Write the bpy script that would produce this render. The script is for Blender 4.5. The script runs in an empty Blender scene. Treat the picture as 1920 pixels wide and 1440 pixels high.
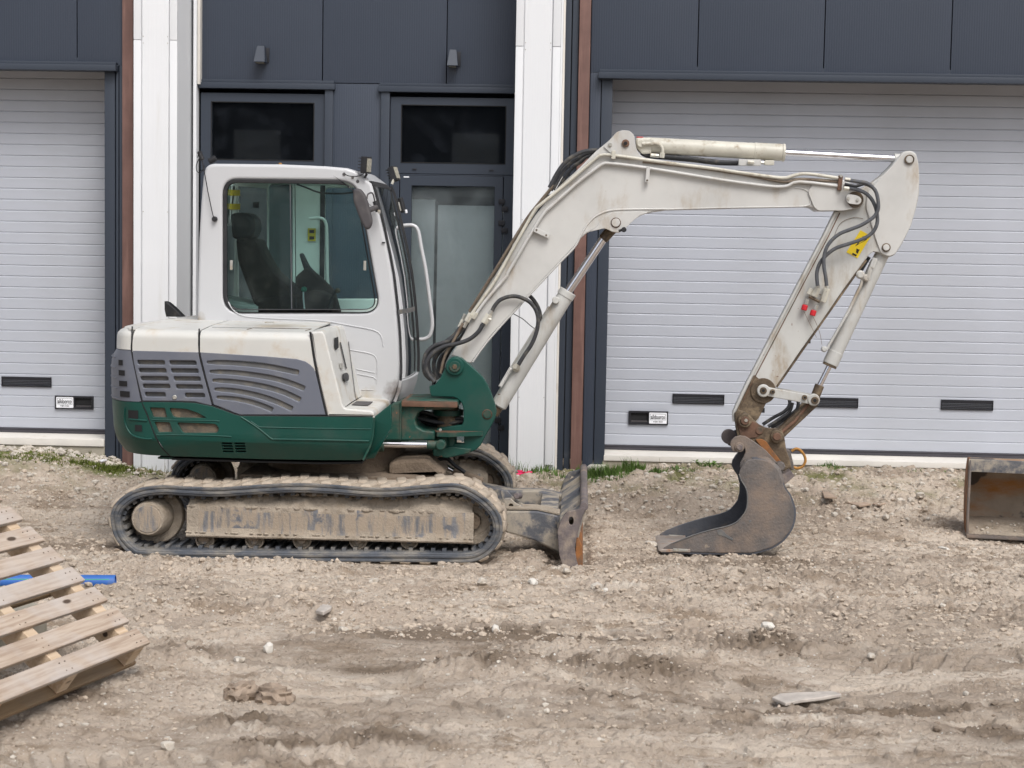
import bpy, bmesh, math, random
import numpy as np
from mathutils import Vector, Matrix
random.seed(7)
S = bpy.context.scene
COL = S.collection

# ---------------------------------------------------------------- camera
F_PX, YAW, PITCH, ROLL = 3150.0, 0.040, 0.078, 0.018
CAM = Vector((0.0, -11.64, 1.9))
RC = (Matrix.Rotation(YAW, 3, 'Z') @ Matrix.Rotation(math.pi/2 - PITCH, 3, 'X') @ Matrix.Rotation(ROLL, 3, 'Z'))
cd = bpy.data.cameras.new('camera'); cam = bpy.data.objects.new('camera', cd); COL.objects.link(cam)
cd.sensor_fit = 'HORIZONTAL'; cd.sensor_width = 36.0; cd.lens = 36.0*F_PX/1920.0
cd.clip_start = 0.1; cd.clip_end = 500
M4 = RC.to_4x4(); M4.translation = CAM; cam.matrix_world = M4
cd.dof.use_dof = True; cd.dof.focus_distance = 11.2; cd.dof.aperture_fstop = 5.6
S.camera = cam

# ---------------------------------------------------------------- light
w = bpy.data.worlds.new('World'); S.world = w; w.use_nodes = True
nt = w.node_tree; nt.nodes.clear()
wo = nt.nodes.new('ShaderNodeOutputWorld'); bg = nt.nodes.new('ShaderNodeBackground')
sky = nt.nodes.new('ShaderNodeTexSky'); sky.sky_type = 'NISHITA'; sky.sun_disc = False
sky.sun_elevation = math.radians(52); sky.sun_rotation = math.radians(155)
sky.air_density = 1.0; sky.dust_density = 4.0; sky.ozone_density = 1.0
hs = nt.nodes.new('ShaderNodeHueSaturation'); hs.inputs['Saturation'].default_value = 0.45
nt.links.new(sky.outputs[0], hs.inputs['Color']); nt.links.new(hs.outputs[0], bg.inputs[0])
bg.inputs[1].default_value = 0.15
nt.links.new(bg.outputs[0], wo.inputs[0])
sd = bpy.data.lights.new('sun', 'SUN'); sd.energy = 1.5; sd.angle = math.radians(28); sd.color = (1.0, 0.985, 0.965)
so = bpy.data.objects.new('sun', sd); COL.objects.link(so)
az = math.radians(155)
dirv = Vector((math.sin(az)*math.cos(math.radians(52)), math.cos(az)*math.cos(math.radians(52)), math.sin(math.radians(52))))
so.rotation_euler = dirv.to_track_quat('Z', 'Y').to_euler(); so.location = (0, -5, 9)
S.view_settings.view_transform = 'Standard'; S.view_settings.look = 'None'
S.view_settings.exposure = 0.28; S.view_settings.gamma = 1.0
try: S.view_settings.use_curve_mapping = False
except Exception: pass

# ---------------------------------------------------------------- pixel -> place helpers (a ray of the surveyed camera met with a vertical plane y=Y)
def ray(x, y): return RC @ Vector(((x-960)/F_PX, -(y-720)/F_PX, -1))
def P(x, y, Y):
    d = ray(x, y); return CAM + d*((Y-CAM.y)/d.y)
def PZ(x, y, Z):
    d = ray(x, y); return CAM + d*((Z-CAM.z)/d.z)
def XZ(pts, Y):
    r = []
    for x, y in pts:
        q = P(x, y, Y); r.append((q.x, q.z))
    return r

# ---------------------------------------------------------------- materials
def lin(c):
    return tuple((v/12.92 if v <= .04045 else ((v+.055)/1.055)**2.4) for v in c)
def M(name, col, rough=.5, metal=0.0, var=.10, vs=3.0, dirt=None, damt=.5, dscale=4.0, dstretch=(1,1,1),
      bump=0.0, bscale=60.0, dsoft=.12, stains=(), spots=None, samt=.62, sscale=25., spec=.4, coat=0.0):
    m = bpy.data.materials.new(name); m.use_nodes = True; t = m.node_tree; N = t.nodes; L = t.links
    b = N['Principled BSDF']; tc = N.new('ShaderNodeTexCoord')
    b.inputs['Roughness'].default_value = rough; b.inputs['Metallic'].default_value = metal
    b.inputs['Specular IOR Level'].default_value = spec; b.inputs['Coat Weight'].default_value = coat
    def noise(scale, detail=5, st=(1,1,1), rgh=.6):
        mp = N.new('ShaderNodeMapping'); mp.inputs['Scale'].default_value = st
        L.new(tc.outputs['Object'], mp.inputs[0])
        n = N.new('ShaderNodeTexNoise'); n.inputs['Scale'].default_value = scale
        n.inputs['Detail'].default_value = detail; n.inputs['Roughness'].default_value = rgh
        L.new(mp.outputs[0], n.inputs['Vector']); return n.outputs['Fac']
    def mix(a, bcol, f):
        mx = N.new('ShaderNodeMix'); mx.data_type = 'RGBA'
        if hasattr(f, 'node'): L.new(f, mx.inputs[0])
        else: mx.inputs[0].default_value = f
        for s_, v in ((mx.inputs[6], a), (mx.inputs[7], bcol)):
            if hasattr(v, 'node'): L.new(v, s_)
            else: s_.default_value = (*v, 1)
        return mx.outputs[2]
    def ramp(f, lo, hi):
        r = N.new('ShaderNodeMapRange'); r.inputs[1].default_value = lo; r.inputs[2].default_value = hi
        r.interpolation_type = 'SMOOTHSTEP'
        L.new(f, r.inputs[0]); return r.outputs[0]
    f = ramp(noise(vs), .3, .7)
    c = mix(tuple(v*(1-var) for v in col), tuple(min(1, v*(1+var)) for v in col), f)
    rv = None
    if dirt is not None:
        d = ramp(noise(dscale, 8, dstretch, .65), 1-damt-dsoft, 1-damt+dsoft)
        c = mix(c, dirt, d); rv = d
    if spots is not None:
        d2 = ramp(noise(sscale, 4), samt, samt+.06); c = mix(c, spots, d2)
    for (ctr, rad, scol) in stains:
        vm = N.new('ShaderNodeVectorMath'); vm.operation = 'DISTANCE'; vm.inputs[1].default_value = ctr
        L.new(tc.outputs['Object'], vm.inputs[0]); nn_ = noise(18, 7)
        ad = N.new('ShaderNodeMath'); ad.operation = 'MULTIPLY_ADD'; ad.inputs[1].default_value = -rad*1.6; L.new(nn_, ad.inputs[0]); L.new(vm.outputs['Value'], ad.inputs[2])
        r_ = N.new('ShaderNodeMapRange'); r_.inputs[1].default_value = rad*.45; r_.inputs[2].default_value = -rad*.55; r_.inputs[4].default_value = .85; L.new(ad.outputs[0], r_.inputs[0])
        c = mix(c, scol, r_.outputs[0])
    L.new(c, b.inputs['Base Color'])
    if rv is not None:
        mr = N.new('ShaderNodeMapRange'); mr.inputs[3].default_value = rough; mr.inputs[4].default_value = max(rough, .85)
        L.new(rv, mr.inputs[0]); L.new(mr.outputs[0], b.inputs['Roughness'])
        if metal:
            mr = N.new('ShaderNodeMapRange'); mr.inputs[3].default_value = metal; mr.inputs[4].default_value = 0
            L.new(rv, mr.inputs[0]); L.new(mr.outputs[0], b.inputs['Metallic'])
    if bump:
        bp = N.new('ShaderNodeBump'); bp.inputs['Strength'].default_value = bump; bp.inputs['Distance'].default_value = .01
        L.new(noise(bscale, 6), bp.inputs['Height']); L.new(bp.outputs[0], b.inputs['Normal'])
    return m
MUD = (.33, .280, .222)
MUDD = (.20, .155, .11)
RUST = (.16, .065, .03)
m_white = M('cab_white_paint', (.50, .505, .515), .32, var=.03, vs=1.5, dirt=(.36, .34, .30), damt=.27, dscale=2.2, dsoft=.1, spots=(.3,.2,.12), samt=.74, sscale=30, coat=.2, stains=[(tuple(P(744, 735, -.05)), .085, (.14,.11,.095)), (tuple(P(690, 752, -.1)), .09, (.38,.33,.24)), (tuple(P(372, 600, -.05)), .05, (.30,.26,.2))])
m_cream = M('engine_cover_cream_paint', (.545, .54, .51), .38, var=.05, vs=2.5, dirt=(.45, .38, .29), damt=.37, dscale=5, dsoft=.14, spots=(.28,.2,.13), samt=.72, sscale=22, stains=[(tuple(P(725, 748, -.2)), .12, (.33,.26,.18)), (tuple(P(672, 745, -.3)), .07, (.33,.27,.19)), (tuple(P(520, 612, -.5)), .16, (.36,.31,.24))])
m_boom = M('boom_dirty_white_paint', (.49, .485, .465), .42, var=.08, vs=2.5, dirt=(.36, .30, .23), damt=.36, dscale=6, dsoft=.13, dstretch=(1,1,.4), spots=(.17,.09,.05), samt=.715, sscale=26)
m_arm = M('arm_dirty_white_paint', (.46, .46, .44), .45, var=.08, vs=3, dirt=(.30, .24, .17), damt=.40, dscale=7, dsoft=.14, dstretch=(1,1,.35), spots=(.15,.08,.05), samt=.69, sscale=24)
m_pipe = M('cream_steel_pipe', (.52, .50, .43), .38, var=.1, vs=6, dirt=(.28, .22, .15), damt=.36, dscale=14, spots=(.16,.08,.04), samt=.68, sscale=40)
m_brownpipe = M('rusty_brown_steel_pipe', (.17, .135, .10), .6, var=.2, vs=10, dirt=(.10,.065,.045), damt=.42, dscale=15)
m_green = M('green_machine_paint', (.004, .055, .042), .42, var=.08, vs=2, dirt=(.035, .060, .048), damt=.34, dscale=3, dsoft=.2, spots=(.14,.15,.12), samt=.72, sscale=35)
m_green_dirty = M('worn_green_paint', (.007, .055, .040), .5, var=.12, vs=4, dirt=(.085, .070, .050), damt=.42, dscale=6, spots=(.2,.08,.04), samt=.67, sscale=20, bump=.15)
m_greenpanel = m_green
m_grey = M('grey_cover_paint', (.125, .135, .165), .45, var=.06, vs=2.5, dirt=(.18, .18, .185), damt=.34, dscale=3.5, dsoft=.2)
m_groove = M('dusty_groove_grey', (.125, .125, .125), .8, var=.12, vs=9, dirt=(.19,.17,.14), damt=.42, dscale=9)
m_mesh = M('dusty_brown_radiator_mesh', (.105, .09, .07), .8, var=.25, vs=12, dirt=(.20, .15, .10), damt=.45, dscale=14, bump=.5, bscale=220)
m_black = M('black_rubber', (.018, .018, .020), .5, var=.2, vs=8, dirt=(.10,.09,.075), damt=.3, dscale=12)
m_hose = M('dusty_black_hose', (.035, .036, .04), .55, var=.2, vs=12, dirt=(.13,.12,.10), damt=.4, dscale=16, bump=.3, bscale=300)
m_ghose = M('grey_spiral_hose', (.085, .09, .10), .6, var=.2, vs=14, dirt=(.17,.15,.12), damt=.35, dscale=16, bump=.5, bscale=260)
m_belt = M('track_rubber_side', (.068, .076, .09), .62, var=.2, vs=5, dirt=(.23, .21, .18), damt=.44, dscale=5, dstretch=(1,1,3), dsoft=.16, bump=.3, bscale=40)
m_beltmud = M('mud_caked_track_top', (.40, .335, .265), .95, var=.14, vs=4, dirt=(.25, .20, .15), damt=.42, dscale=9, bump=.8, bscale=60)
m_mud = M('dried_mud', MUD, .95, var=.14, vs=5, dirt=(.22, .175, .125), damt=.38, dscale=7, bump=1.0, bscale=50)
m_muddark = M('dark_damp_mud', (.17, .13, .095), .95, var=.2, vs=5, dirt=(.27, .22, .16), damt=.35, dscale=9, bump=1.0, bscale=55)
m_frame = M('mud_streaked_steel', (.150, .152, .160), .55, var=.15, vs=3, dirt=(.32, .262, .20), damt=.56, dscale=24, dstretch=(1.1,1,.16), dsoft=.10, spots=(.125,.130,.145), samt=.56, sscale=5, bump=.5, bscale=60)
m_steel = M('worn_dark_steel', (.13, .118, .112), .52, metal=.2, var=.18, vs=3, dirt=(.215, .165, .13), damt=.47, dscale=5, dsoft=.16, spots=(.29,.24,.19), samt=.645, sscale=14, bump=.45, bscale=60)
m_steelin = M('bucket_inner_steel', (.10, .105, .12), .5, metal=.3, var=.2, vs=3, dirt=(.22, .18, .14), damt=.36, dscale=5, bump=.3, bscale=50)
m_bluesteel = M('blade_grey_blue_steel', (.115, .12, .135), .55, metal=.1, var=.15, vs=3, dirt=(.34, .30, .245), damt=.50, dscale=6, dsoft=.08, bump=.4, bscale=50)
m_rustplate = M('rusty_plum_steel', (.125, .105, .105), .6, var=.2, vs=5, dirt=(.29, .235, .19), damt=.43, dscale=7, bump=.4, bscale=60)
m_orange = M('orange_rust_steel', (.30, .115, .03), .7, var=.25, vs=6, dirt=(.15, .085, .05), damt=.48, dscale=9)
m_yellowold = M('old_orange_paint', (.38, .18, .035), .55, var=.2, vs=12, dirt=(.16,.12,.08), damt=.38, dscale=18)
m_grime = M('greasy_brown_steel', (.085, .060, .038), .42, var=.35, vs=9, dirt=(.22, .165, .105), damt=.42, dscale=10, bump=.5, bscale=70)
m_brownlug = M('rust_brown_plate', (.13, .07, .045), .6, var=.25, vs=6, dirt=(.05,.06,.045), damt=.4, dscale=8, bump=.3)
m_chrome = M('chrome_rod', (.78, .77, .80), .12, metal=1.0, var=.03)
m_zinc = M('zinc_fitting', (.45, .44, .40), .4, metal=.6, var=.15, vs=20, dirt=(.3,.25,.18), damt=.4, dscale=30)
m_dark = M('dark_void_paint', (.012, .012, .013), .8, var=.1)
m_plasticgrey = M('mirror_grey_plastic', (.060, .055, .058), .6, var=.08, dirt=(.13,.12,.11), damt=.4, dscale=6)
m_lens = M('lamp_lens', (.30, .285, .235), .25, var=.2, vs=60)
m_yellow = M('yellow_sticker', (.75, .55, .02), .5, var=.05, dirt=(.3,.22,.08), damt=.25, dscale=30)
m_red = M('red_plastic_cap', (.55, .02, .03), .45, var=.1)
m_pink = M('pink_plastic', (.85, .04, .16), .5, var=.15, vs=40)
m_blackink = M('black_ink', (.012, .012, .014), .5)
m_seat = M('dark_seat_fabric', (.024, .018, .016), .9, var=.3, vs=14, dirt=(.075,.055,.042), damt=.40, dscale=12)
m_int = M('cab_interior_panel', (.84, .86, .80), .6, var=.04)
m_tealknob = M('green_lever_knob', (.01, .22, .14), .4)
m_wood = M('weathered_pallet_wood', (.36, .265, .19), .8, var=.1, vs=2)
m_navy = M('anthracite_cladding', (.039, .049, .070), .42, var=.03, vs=1)
m_navyframe = M('anthracite_frame', (.034, .043, .060), .45, var=.03, vs=1, dirt=(.11,.115,.12), damt=.25, dscale=2)
m_wclad = M('white_cladding', (.70, .71, .725), .5, var=.02, vs=1.2, dirt=(.55,.54,.50), damt=.22, dscale=1.5, dstretch=(4,1,.3), dsoft=.2)
m_brown = M('brown_red_trim', (.15, .082, .068), .6, var=.14, vs=5, dirt=(.21,.12,.10), damt=.4, dscale=5, dstretch=(5,1,.3))
m_slat = M('garage_slat_grey', (.43, .452, .505), .42, var=.03, vs=.8, dirt=(.385,.40,.435), damt=.42, dscale=1.1, dstretch=(.5,1,1.5), dsoft=.2, bump=.06, bscale=120)
m_seal = M('door_seal_dark', (.055, .052, .062), .6, var=.15, vs=3)
m_sill = M('white_threshold', (.66, .63, .58), .7, var=.08, vs=2, dirt=(.4,.33,.26), damt=.3, dscale=4)
m_conc = M('concrete', (.34, .31, .25), .9, var=.1, vs=4, dirt=(.24,.22,.16), damt=.35, dscale=5, bump=.4, bscale=60)
m_blackpl = M('black_plastic', (.014, .014, .018), .45, var=.1)
m_signw = M('sign_white', (.80, .81, .84), .4, var=.01)
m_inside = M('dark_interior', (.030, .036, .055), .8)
m_boardpale = M('pale_insulation_board', (.80, .85, .86), .6, var=.04)
m_blue = M('blue_plastic_pipe', (.035, .125, .40), .4, var=.1, vs=5, dirt=(.16,.17,.20), damt=.40, dscale=9)
m_bluein = M('blue_pipe_inside', (.07, .22, .60), .5)
m_pgreen = M('green_pipe_stripe', (.02, .28, .16), .45)
m_stone = M('pale_stone', (.50, .455, .395), .9, var=.18, vs=9, dirt=(.30,.25,.19), damt=.4, dscale=20, bump=.5, bscale=80)
m_stonew = M('white_shell_stone', (.56, .53, .48), .8, var=.1, vs=30)
m_clod = M('dry_clod', (.45, .375, .30), .97, var=.16, vs=9, bump=.8, bscale=90)
m_grass = M('grass_blades', (.085, .150, .028), .7, var=.35, vs=6)
m_grassdry = M('dry_stalks', (.20, .16, .08), .8, var=.3, vs=8)
m_moss = M('moss', (.115, .140, .022), .9, var=.3, vs=12, bump=.8, bscale=120)
m_pavpale = M('pale_paving', (.50, .47, .42), .85, var=.1, vs=8, bump=.4)
m_drift = M('grey_driftwood', (.42, .38, .34), .85, var=.15, vs=15)
m_tile = M('broken_tile', (.34, .255, .19), .8, var=.15, vs=9)

def glass(name, tint, rough=.02, dirt_haze=.12, dcol=(.30, .28, .24), dscale=6., lo=.5, hi=.75, ior=1.5):
    m = bpy.data.materials.new(name); m.use_nodes = True; t = m.node_tree; N = t.nodes; L = t.links
    N.clear(); o = N.new('ShaderNodeOutputMaterial')
    tr = N.new('ShaderNodeBsdfTransparent'); tr.inputs[0].default_value = (*tint, 1)
    gl = N.new('ShaderNodeBsdfGlossy'); gl.inputs['Roughness'].default_value = rough
    fr = N.new('ShaderNodeFresnel'); fr.inputs[0].default_value = ior
    mx = N.new('ShaderNodeMixShader'); L.new(fr.outputs[0], mx.inputs[0]); L.new(tr.outputs[0], mx.inputs[1]); L.new(gl.outputs[0], mx.inputs[2])
    df = N.new('ShaderNodeBsdfDiffuse'); df.inputs[0].default_value = (*dcol, 1)
    tc = N.new('ShaderNodeTexCoord'); n = N.new('ShaderNodeTexNoise'); n.inputs['Scale'].default_value = dscale; n.inputs['Detail'].default_value = 8
    L.new(tc.outputs['Object'], n.inputs[0])
    mr = N.new('ShaderNodeMapRange'); mr.inputs[1].default_value = lo; mr.inputs[2].default_value = hi
    mr.inputs[3].default_value = dirt_haze*.3; mr.inputs[4].default_value = dirt_haze
    L.new(n.outputs['Fac'], mr.inputs[0])
    m2 = N.new('ShaderNodeMixShader'); L.new(mr.outputs[0], m2.inputs[0]); L.new(mx.outputs[0], m2.inputs[1]); L.new(df.outputs[0], m2.inputs[2])
    L.new(m2.outputs[0], o.inputs[0]); return m
m_glass = glass('teal_cab_glass', (.80, .91, .90), dirt_haze=.07, dcol=(.33,.36,.34))
m_glassf = glass('front_cab_glass', (.78, .90, .90), dirt_haze=.08, dcol=(.30,.36,.36), ior=1.2)
m_doorglass = glass('door_glass', (.90, .93, .93), dirt_haze=.20, dcol=(.50,.56,.58), ior=1.42, dscale=2.0)  # pale diffuse film paints whitish reflections into the door pane
m_wglass = glass('window_glass', (.86, .90, .91), dirt_haze=.03, dcol=(.30,.34,.42), ior=1.38)

# microribbed cladding (fine relief only)
def ribbed(name, base, pitch, strength):
    m = base.copy(); m.name = name; t = m.node_tree; N = t.nodes; L = t.links; b = N['Principled BSDF']
    tc = N.new('ShaderNodeTexCoord'); wv = N.new('ShaderNodeTexWave'); wv.wave_type = 'BANDS'; wv.bands_direction = 'X'
    wv.inputs['Scale'].default_value = 2*math.pi/(20*pitch)*1.0; wv.inputs['Distortion'].default_value = 0
    L.new(tc.outputs['Object'], wv.inputs[0])
    bp = N.new('ShaderNodeBump'); bp.inputs['Strength'].default_value = strength; bp.inputs['Distance'].default_value = .004
    L.new(wv.outputs['Fac'], bp.inputs['Height']); L.new(bp.outputs[0], b.inputs['Normal']); return m
m_navyrib = ribbed('anthracite_microrib_cladding', m_navy, .020, .16)
m_wrib = ribbed('white_microrib_cladding', m_wclad, .022, .12)

# wood with grain and knots along local x
def woodmat(name, col, dark, grey):
    m = bpy.data.materials.new(name); m.use_nodes = True; t = m.node_tree; N = t.nodes; L = t.links; b = N['Principled BSDF']
    b.inputs['Roughness'].default_value = .8
    tc = N.new('ShaderNodeTexCoord'); oi = N.new('ShaderNodeObjectInfo')
    ad = N.new('ShaderNodeVectorMath'); ad.operation = 'ADD'
    cx = N.new('ShaderNodeCombineXYZ'); ml = N.new('ShaderNodeMath'); ml.operation = 'MULTIPLY'; ml.inputs[1].default_value = 17
    L.new(oi.outputs['Random'], ml.inputs[0]); L.new(ml.outputs[0], cx.inputs[0]); L.new(ml.outputs[0], cx.inputs[1])
    L.new(tc.outputs['Object'], ad.inputs[0]); L.new(cx.outputs[0], ad.inputs[1])
    mp = N.new('ShaderNodeMapping'); mp.inputs['Scale'].default_value = (1.4, 22, 22); L.new(ad.outputs[0], mp.inputs[0])
    n = N.new('ShaderNodeTexNoise'); n.inputs['Scale'].default_value = 3; n.inputs['Detail'].default_value = 7; n.inputs['Distortion'].default_value = .6
    L.new(mp.outputs[0], n.inputs[0])
    n2 = N.new('ShaderNodeTexNoise'); n2.inputs['Scale'].default_value = 3.2; n2.inputs['Detail'].default_value = 5; L.new(ad.outputs[0], n2.inputs[0])
    mpv = N.new('ShaderNodeMapping'); mpv.inputs['Scale'].default_value = (3.2, 8, 8); L.new(ad.outputs[0], mpv.inputs[0])
    vo = N.new('ShaderNodeTexVoronoi'); vo.inputs['Scale'].default_value = 1.0; L.new(mpv.outputs[0], vo.inputs['Vector'])
    def mr(f, a, b_):
        r = N.new('ShaderNodeMapRange'); r.inputs[1].default_value = a; r.inputs[2].default_value = b_; L.new(f, r.inputs[0]); return r.outputs[0]
    def mix(a, c_, f):
        mx = N.new('ShaderNodeMix'); mx.data_type = 'RGBA'; L.new(f, mx.inputs[0])
        for s_, v in ((mx.inputs[6], a), (mx.inputs[7], c_)):
            if hasattr(v, 'node'): L.new(v, s_)
            else: s_.default_value = (*v, 1)
        return mx.outputs[2]
    c = mix(dark, col, mr(n.outputs['Fac'], .35, .62)); c = mix(c, grey, mr(n2.outputs['Fac'], .46, .70))
    c = mix((.07, .045, .03), c, mr(vo.outputs['Distance'], .09, .13))
    L.new(c, b.inputs['Base Color'])
    bp = N.new('ShaderNodeBump'); bp.inputs['Strength'].default_value = .4; bp.inputs['Distance'].default_value = .002
    L.new(n.outputs['Fac'], bp.inputs['Height']); L.new(bp.outputs[0], b.inputs['Normal']); return m
m_deck = woodmat('weathered_deck_board_wood', (.45, .365, .29), (.32, .24, .18), (.45, .41, .38))
m_strg = woodmat('fresh_stringer_wood', (.58, .45, .32), (.47, .34, .22), (.52, .42, .32))
m_under = woodmat('old_bottom_board_wood', (.27, .19, .11), (.20, .13, .07), (.22, .17, .12))

# ---------------------------------------------------------------- object helpers
WL = {}
def link(name, me, mat, parent=None, kind=None, label=None, smooth=None):
    o = bpy.data.objects.new(name, me); COL.objects.link(o)
    if mat is not None and len(me.materials) == 0:
        for mm in (mat if isinstance(mat, (list, tuple)) else [mat]): me.materials.append(mm)
    if parent is not None:
        o.parent = parent; o.matrix_parent_inverse = WL.get(parent.name, Matrix.Identity(4)).inverted()
    WL[o.name] = Matrix.Identity(4)
    if kind: o['kind'] = kind
    if label: o['label'] = label
    if smooth is not None:
        me.polygons.foreach_set('use_smooth', [True]*len(me.polygons)); me.set_sharp_from_angle(angle=math.radians(smooth))
    return o
def thing(name, loc, label, cat, group=None):
    o = bpy.data.objects.new(name, None); COL.objects.link(o); o.location = loc; o.empty_display_size = .1
    o['label'] = label; o['category'] = cat
    if group: o['group'] = group
    WL[o.name] = Matrix.Translation(loc); return o
def bm_done(name, bm, mat, parent=None, smooth=35, **k):
    bmesh.ops.recalc_face_normals(bm, faces=bm.faces[:])
    me = bpy.data.meshes.new(name); bm.to_mesh(me); bm.free(); return link(name, me, mat, parent, smooth=smooth, **k)
def bm_box(bm, x0, x1, y0, y1, z0, z1, bev=0, seg=2, mat=0):
    r = bmesh.ops.create_cube(bm, size=1, matrix=Matrix.Translation(((x0+x1)/2, (y0+y1)/2, (z0+z1)/2)) @ Matrix.Diagonal((abs(x1-x0), abs(y1-y0), abs(z1-z0), 1)))
    fs = {f for v in r['verts'] for f in v.link_faces}
    for f in fs: f.material_index = mat
    if bev:
        es = list({e for v in r['verts'] for e in v.link_edges})
        bmesh.ops.bevel(bm, geom=es, offset=bev, segments=seg, affect='EDGES', profile=.7)
def box(name, x0, x1, y0, y1, z0, z1, mat, parent=None, bev=.003, **k):
    bm = bmesh.new(); bm_box(bm, x0, x1, y0, y1, z0, z1, bev); return bm_done(name, bm, mat, parent, **k)
def boxpx(name, px, Y, th, mat, parent=None, bev=.003, **k):
    "axis-aligned box whose near face covers the pixel rectangle (x0,y0,x1,y1) on plane Y"
    x0, y0, x1, y1 = px; cx, cy = (x0+x1)/2, (y0+y1)/2
    a = P(x0, cy, Y); b = P(x1, cy, Y); c = P(cx, y0, Y); d = P(cx, y1, Y)
    return box(name, a.x, b.x, Y, Y+th, d.z, c.z, mat, parent, bev, **k)
def bm_tube(bm, pts, r, n=8, closed=False, smoothn=0, caps=True, mat=0):
    pts = [Vector(p) for p in pts]
    if smoothn: pts = crom3(pts, smoothn, closed)
    rr = r if isinstance(r, (list, tuple)) else [r]*len(pts)
    if len(rr) != len(pts): rr = [rr[0]+(rr[-1]-rr[0])*i/(len(pts)-1) for i in range(len(pts))]
    rings = []; up = None
    for i, p in enumerate(pts):
        a = pts[i-1] if (i > 0 or closed) else p; b = pts[(i+1) % len(pts)] if (i < len(pts)-1 or closed) else p
        t = (b-a).normalized()
        if up is None:
            up = Vector((0, 1, 0)) if abs(t.y) < .9 else Vector((1, 0, 0))
        up = (up - t*up.dot(t)).normalized(); s = t.cross(up)
        rings.append([bm.verts.new(p + (up*math.cos(q)+s*math.sin(q))*rr[i]) for q in [2*math.pi*k/n for k in range(n)]])
    m_ = len(rings)
    for i in range(m_ if closed else m_-1):
        A = rings[i]; B = rings[(i+1) % m_]
        for k in range(n):
            f = bm.faces.new((A[k], A[(k+1) % n], B[(k+1) % n], B[k])); f.material_index = mat
    if caps and not closed:
        bm.faces.new(rings[0][::-1]).material_index = mat; bm.faces.new(rings[-1]).material_index = mat
def crom3(pts, n, closed=False):
    out = []; m_ = len(pts)
    rng = range(m_ if closed else m_-1)
    for i in rng:
        g = (lambda j: pts[j % m_]) if closed else (lambda j: pts[max(0, min(m_-1, j))])
        p0, p1, p2, p3 = g(i-1), g(i), g(i+1), g(i+2)
        for k in range(n):
            t = k/n
            out.append(.5*((2*p1)+(p2-p0)*t+(2*p0-5*p1+4*p2-p3)*t*t+(3*p1-p0-3*p2+p3)*t**3))
    if not closed: out.append(pts[-1])
    return out
def tube(name, pts, r, mat, parent=None, n=10, smoothn=6, closed=False, **k):
    bm = bmesh.new(); bm_tube(bm, pts, r, n, closed, smoothn); return bm_done(name, bm, mat, parent, smooth=50, **k)
def tpx(pts, Y):
    "pixel polyline -> 3D; a point may carry its own Y as third value"
    return [P(p[0], p[1], p[2] if len(p) > 2 else Y) for p in pts]
def lathe_y(bm, cx, cz, prof, n=28, mat=0):
    "rings (radius, y) about an axis parallel to Y"
    rings = []
    for r, y in prof:
        rings.append([bm.verts.new((cx+r*math.cos(a), y, cz+r*math.sin(a))) for a in [2*math.pi*k/n for k in range(n)]])
    for A, B in zip(rings, rings[1:]):
        for k in range(n):
            bm.faces.new((A[k], A[(k+1) % n], B[(k+1) % n], B[k])).material_index = mat
    bm.faces.new(rings[0]).material_index = mat; bm.faces.new(rings[-1][::-1]).material_index = mat
def disc(name, cx, cy, rpx, Y, depth, mat, parent, bev=.004, n=28, hole=None, **k):
    q = P(cx, cy, Y); r = rpx*(Y-CAM.y)/F_PX
    bm = bmesh.new(); pr = []
    if hole: h = hole*r; pr += [(h*.01+.0005, Y+.02), (h, Y+.02), (h, Y+.002)]
    pr += [(r-bev, Y), (r, Y+bev), (r, Y+depth)]
    if not hole: pr = [(.0005, Y)] + pr
    lathe_y(bm, q.x, q.z, pr, n); return bm_done(name, bm, mat, parent, smooth=30, **k)
def cyl(name, a, b, r, mat, parent, n=24, bev=.004, **k):
    a = Vector(a); b = Vector(b); d = (b-a).normalized()
    bm = bmesh.new(); bm_tube(bm, [a, a+d*bev, b-d*bev, b], [r-bev, r, r, r-bev], n); return bm_done(name, bm, mat, parent, smooth=30, **k)
def area(p): return sum(p[i-1][0]*p[i][1]-p[i][0]*p[i-1][1] for i in range(len(p)))/2
def rp(pts, r, seg=5):
    "round every corner of a polygon; r one radius or a list"
    out = []; n = len(pts)
    for i in range(n):
        p = Vector(pts[i][:2]); a = Vector(pts[i-1][:2]); b = Vector(pts[(i+1) % n][:2])
        rad = r[i] if isinstance(r, (list, tuple)) else r
        if rad <= 0: out.append(tuple(p)); continue
        d1 = (a-p); d2 = (b-p); k1 = min(rad, d1.length*.49); k2 = min(rad, d2.length*.49)
        s = p+d1.normalized()*k1; e = p+d2.normalized()*k2
        for k in range(seg+1):
            t = k/seg; q = s*(1-t)**2 + p*2*t*(1-t) + e*t*t; out.append(tuple(q))
    return out
def sm(pts, n=4):
    "closed smooth curve through pixel points"
    return [tuple(v)[:2] for v in crom3([Vector((p[0], p[1], 0)) for p in pts], n, True)]
def circ(cx, cy, r, n=20, ry=None): return [(cx+r*math.cos(2*math.pi*k/n), cy+(ry or r)*math.sin(2*math.pi*k/n)) for k in range(n)]
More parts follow.
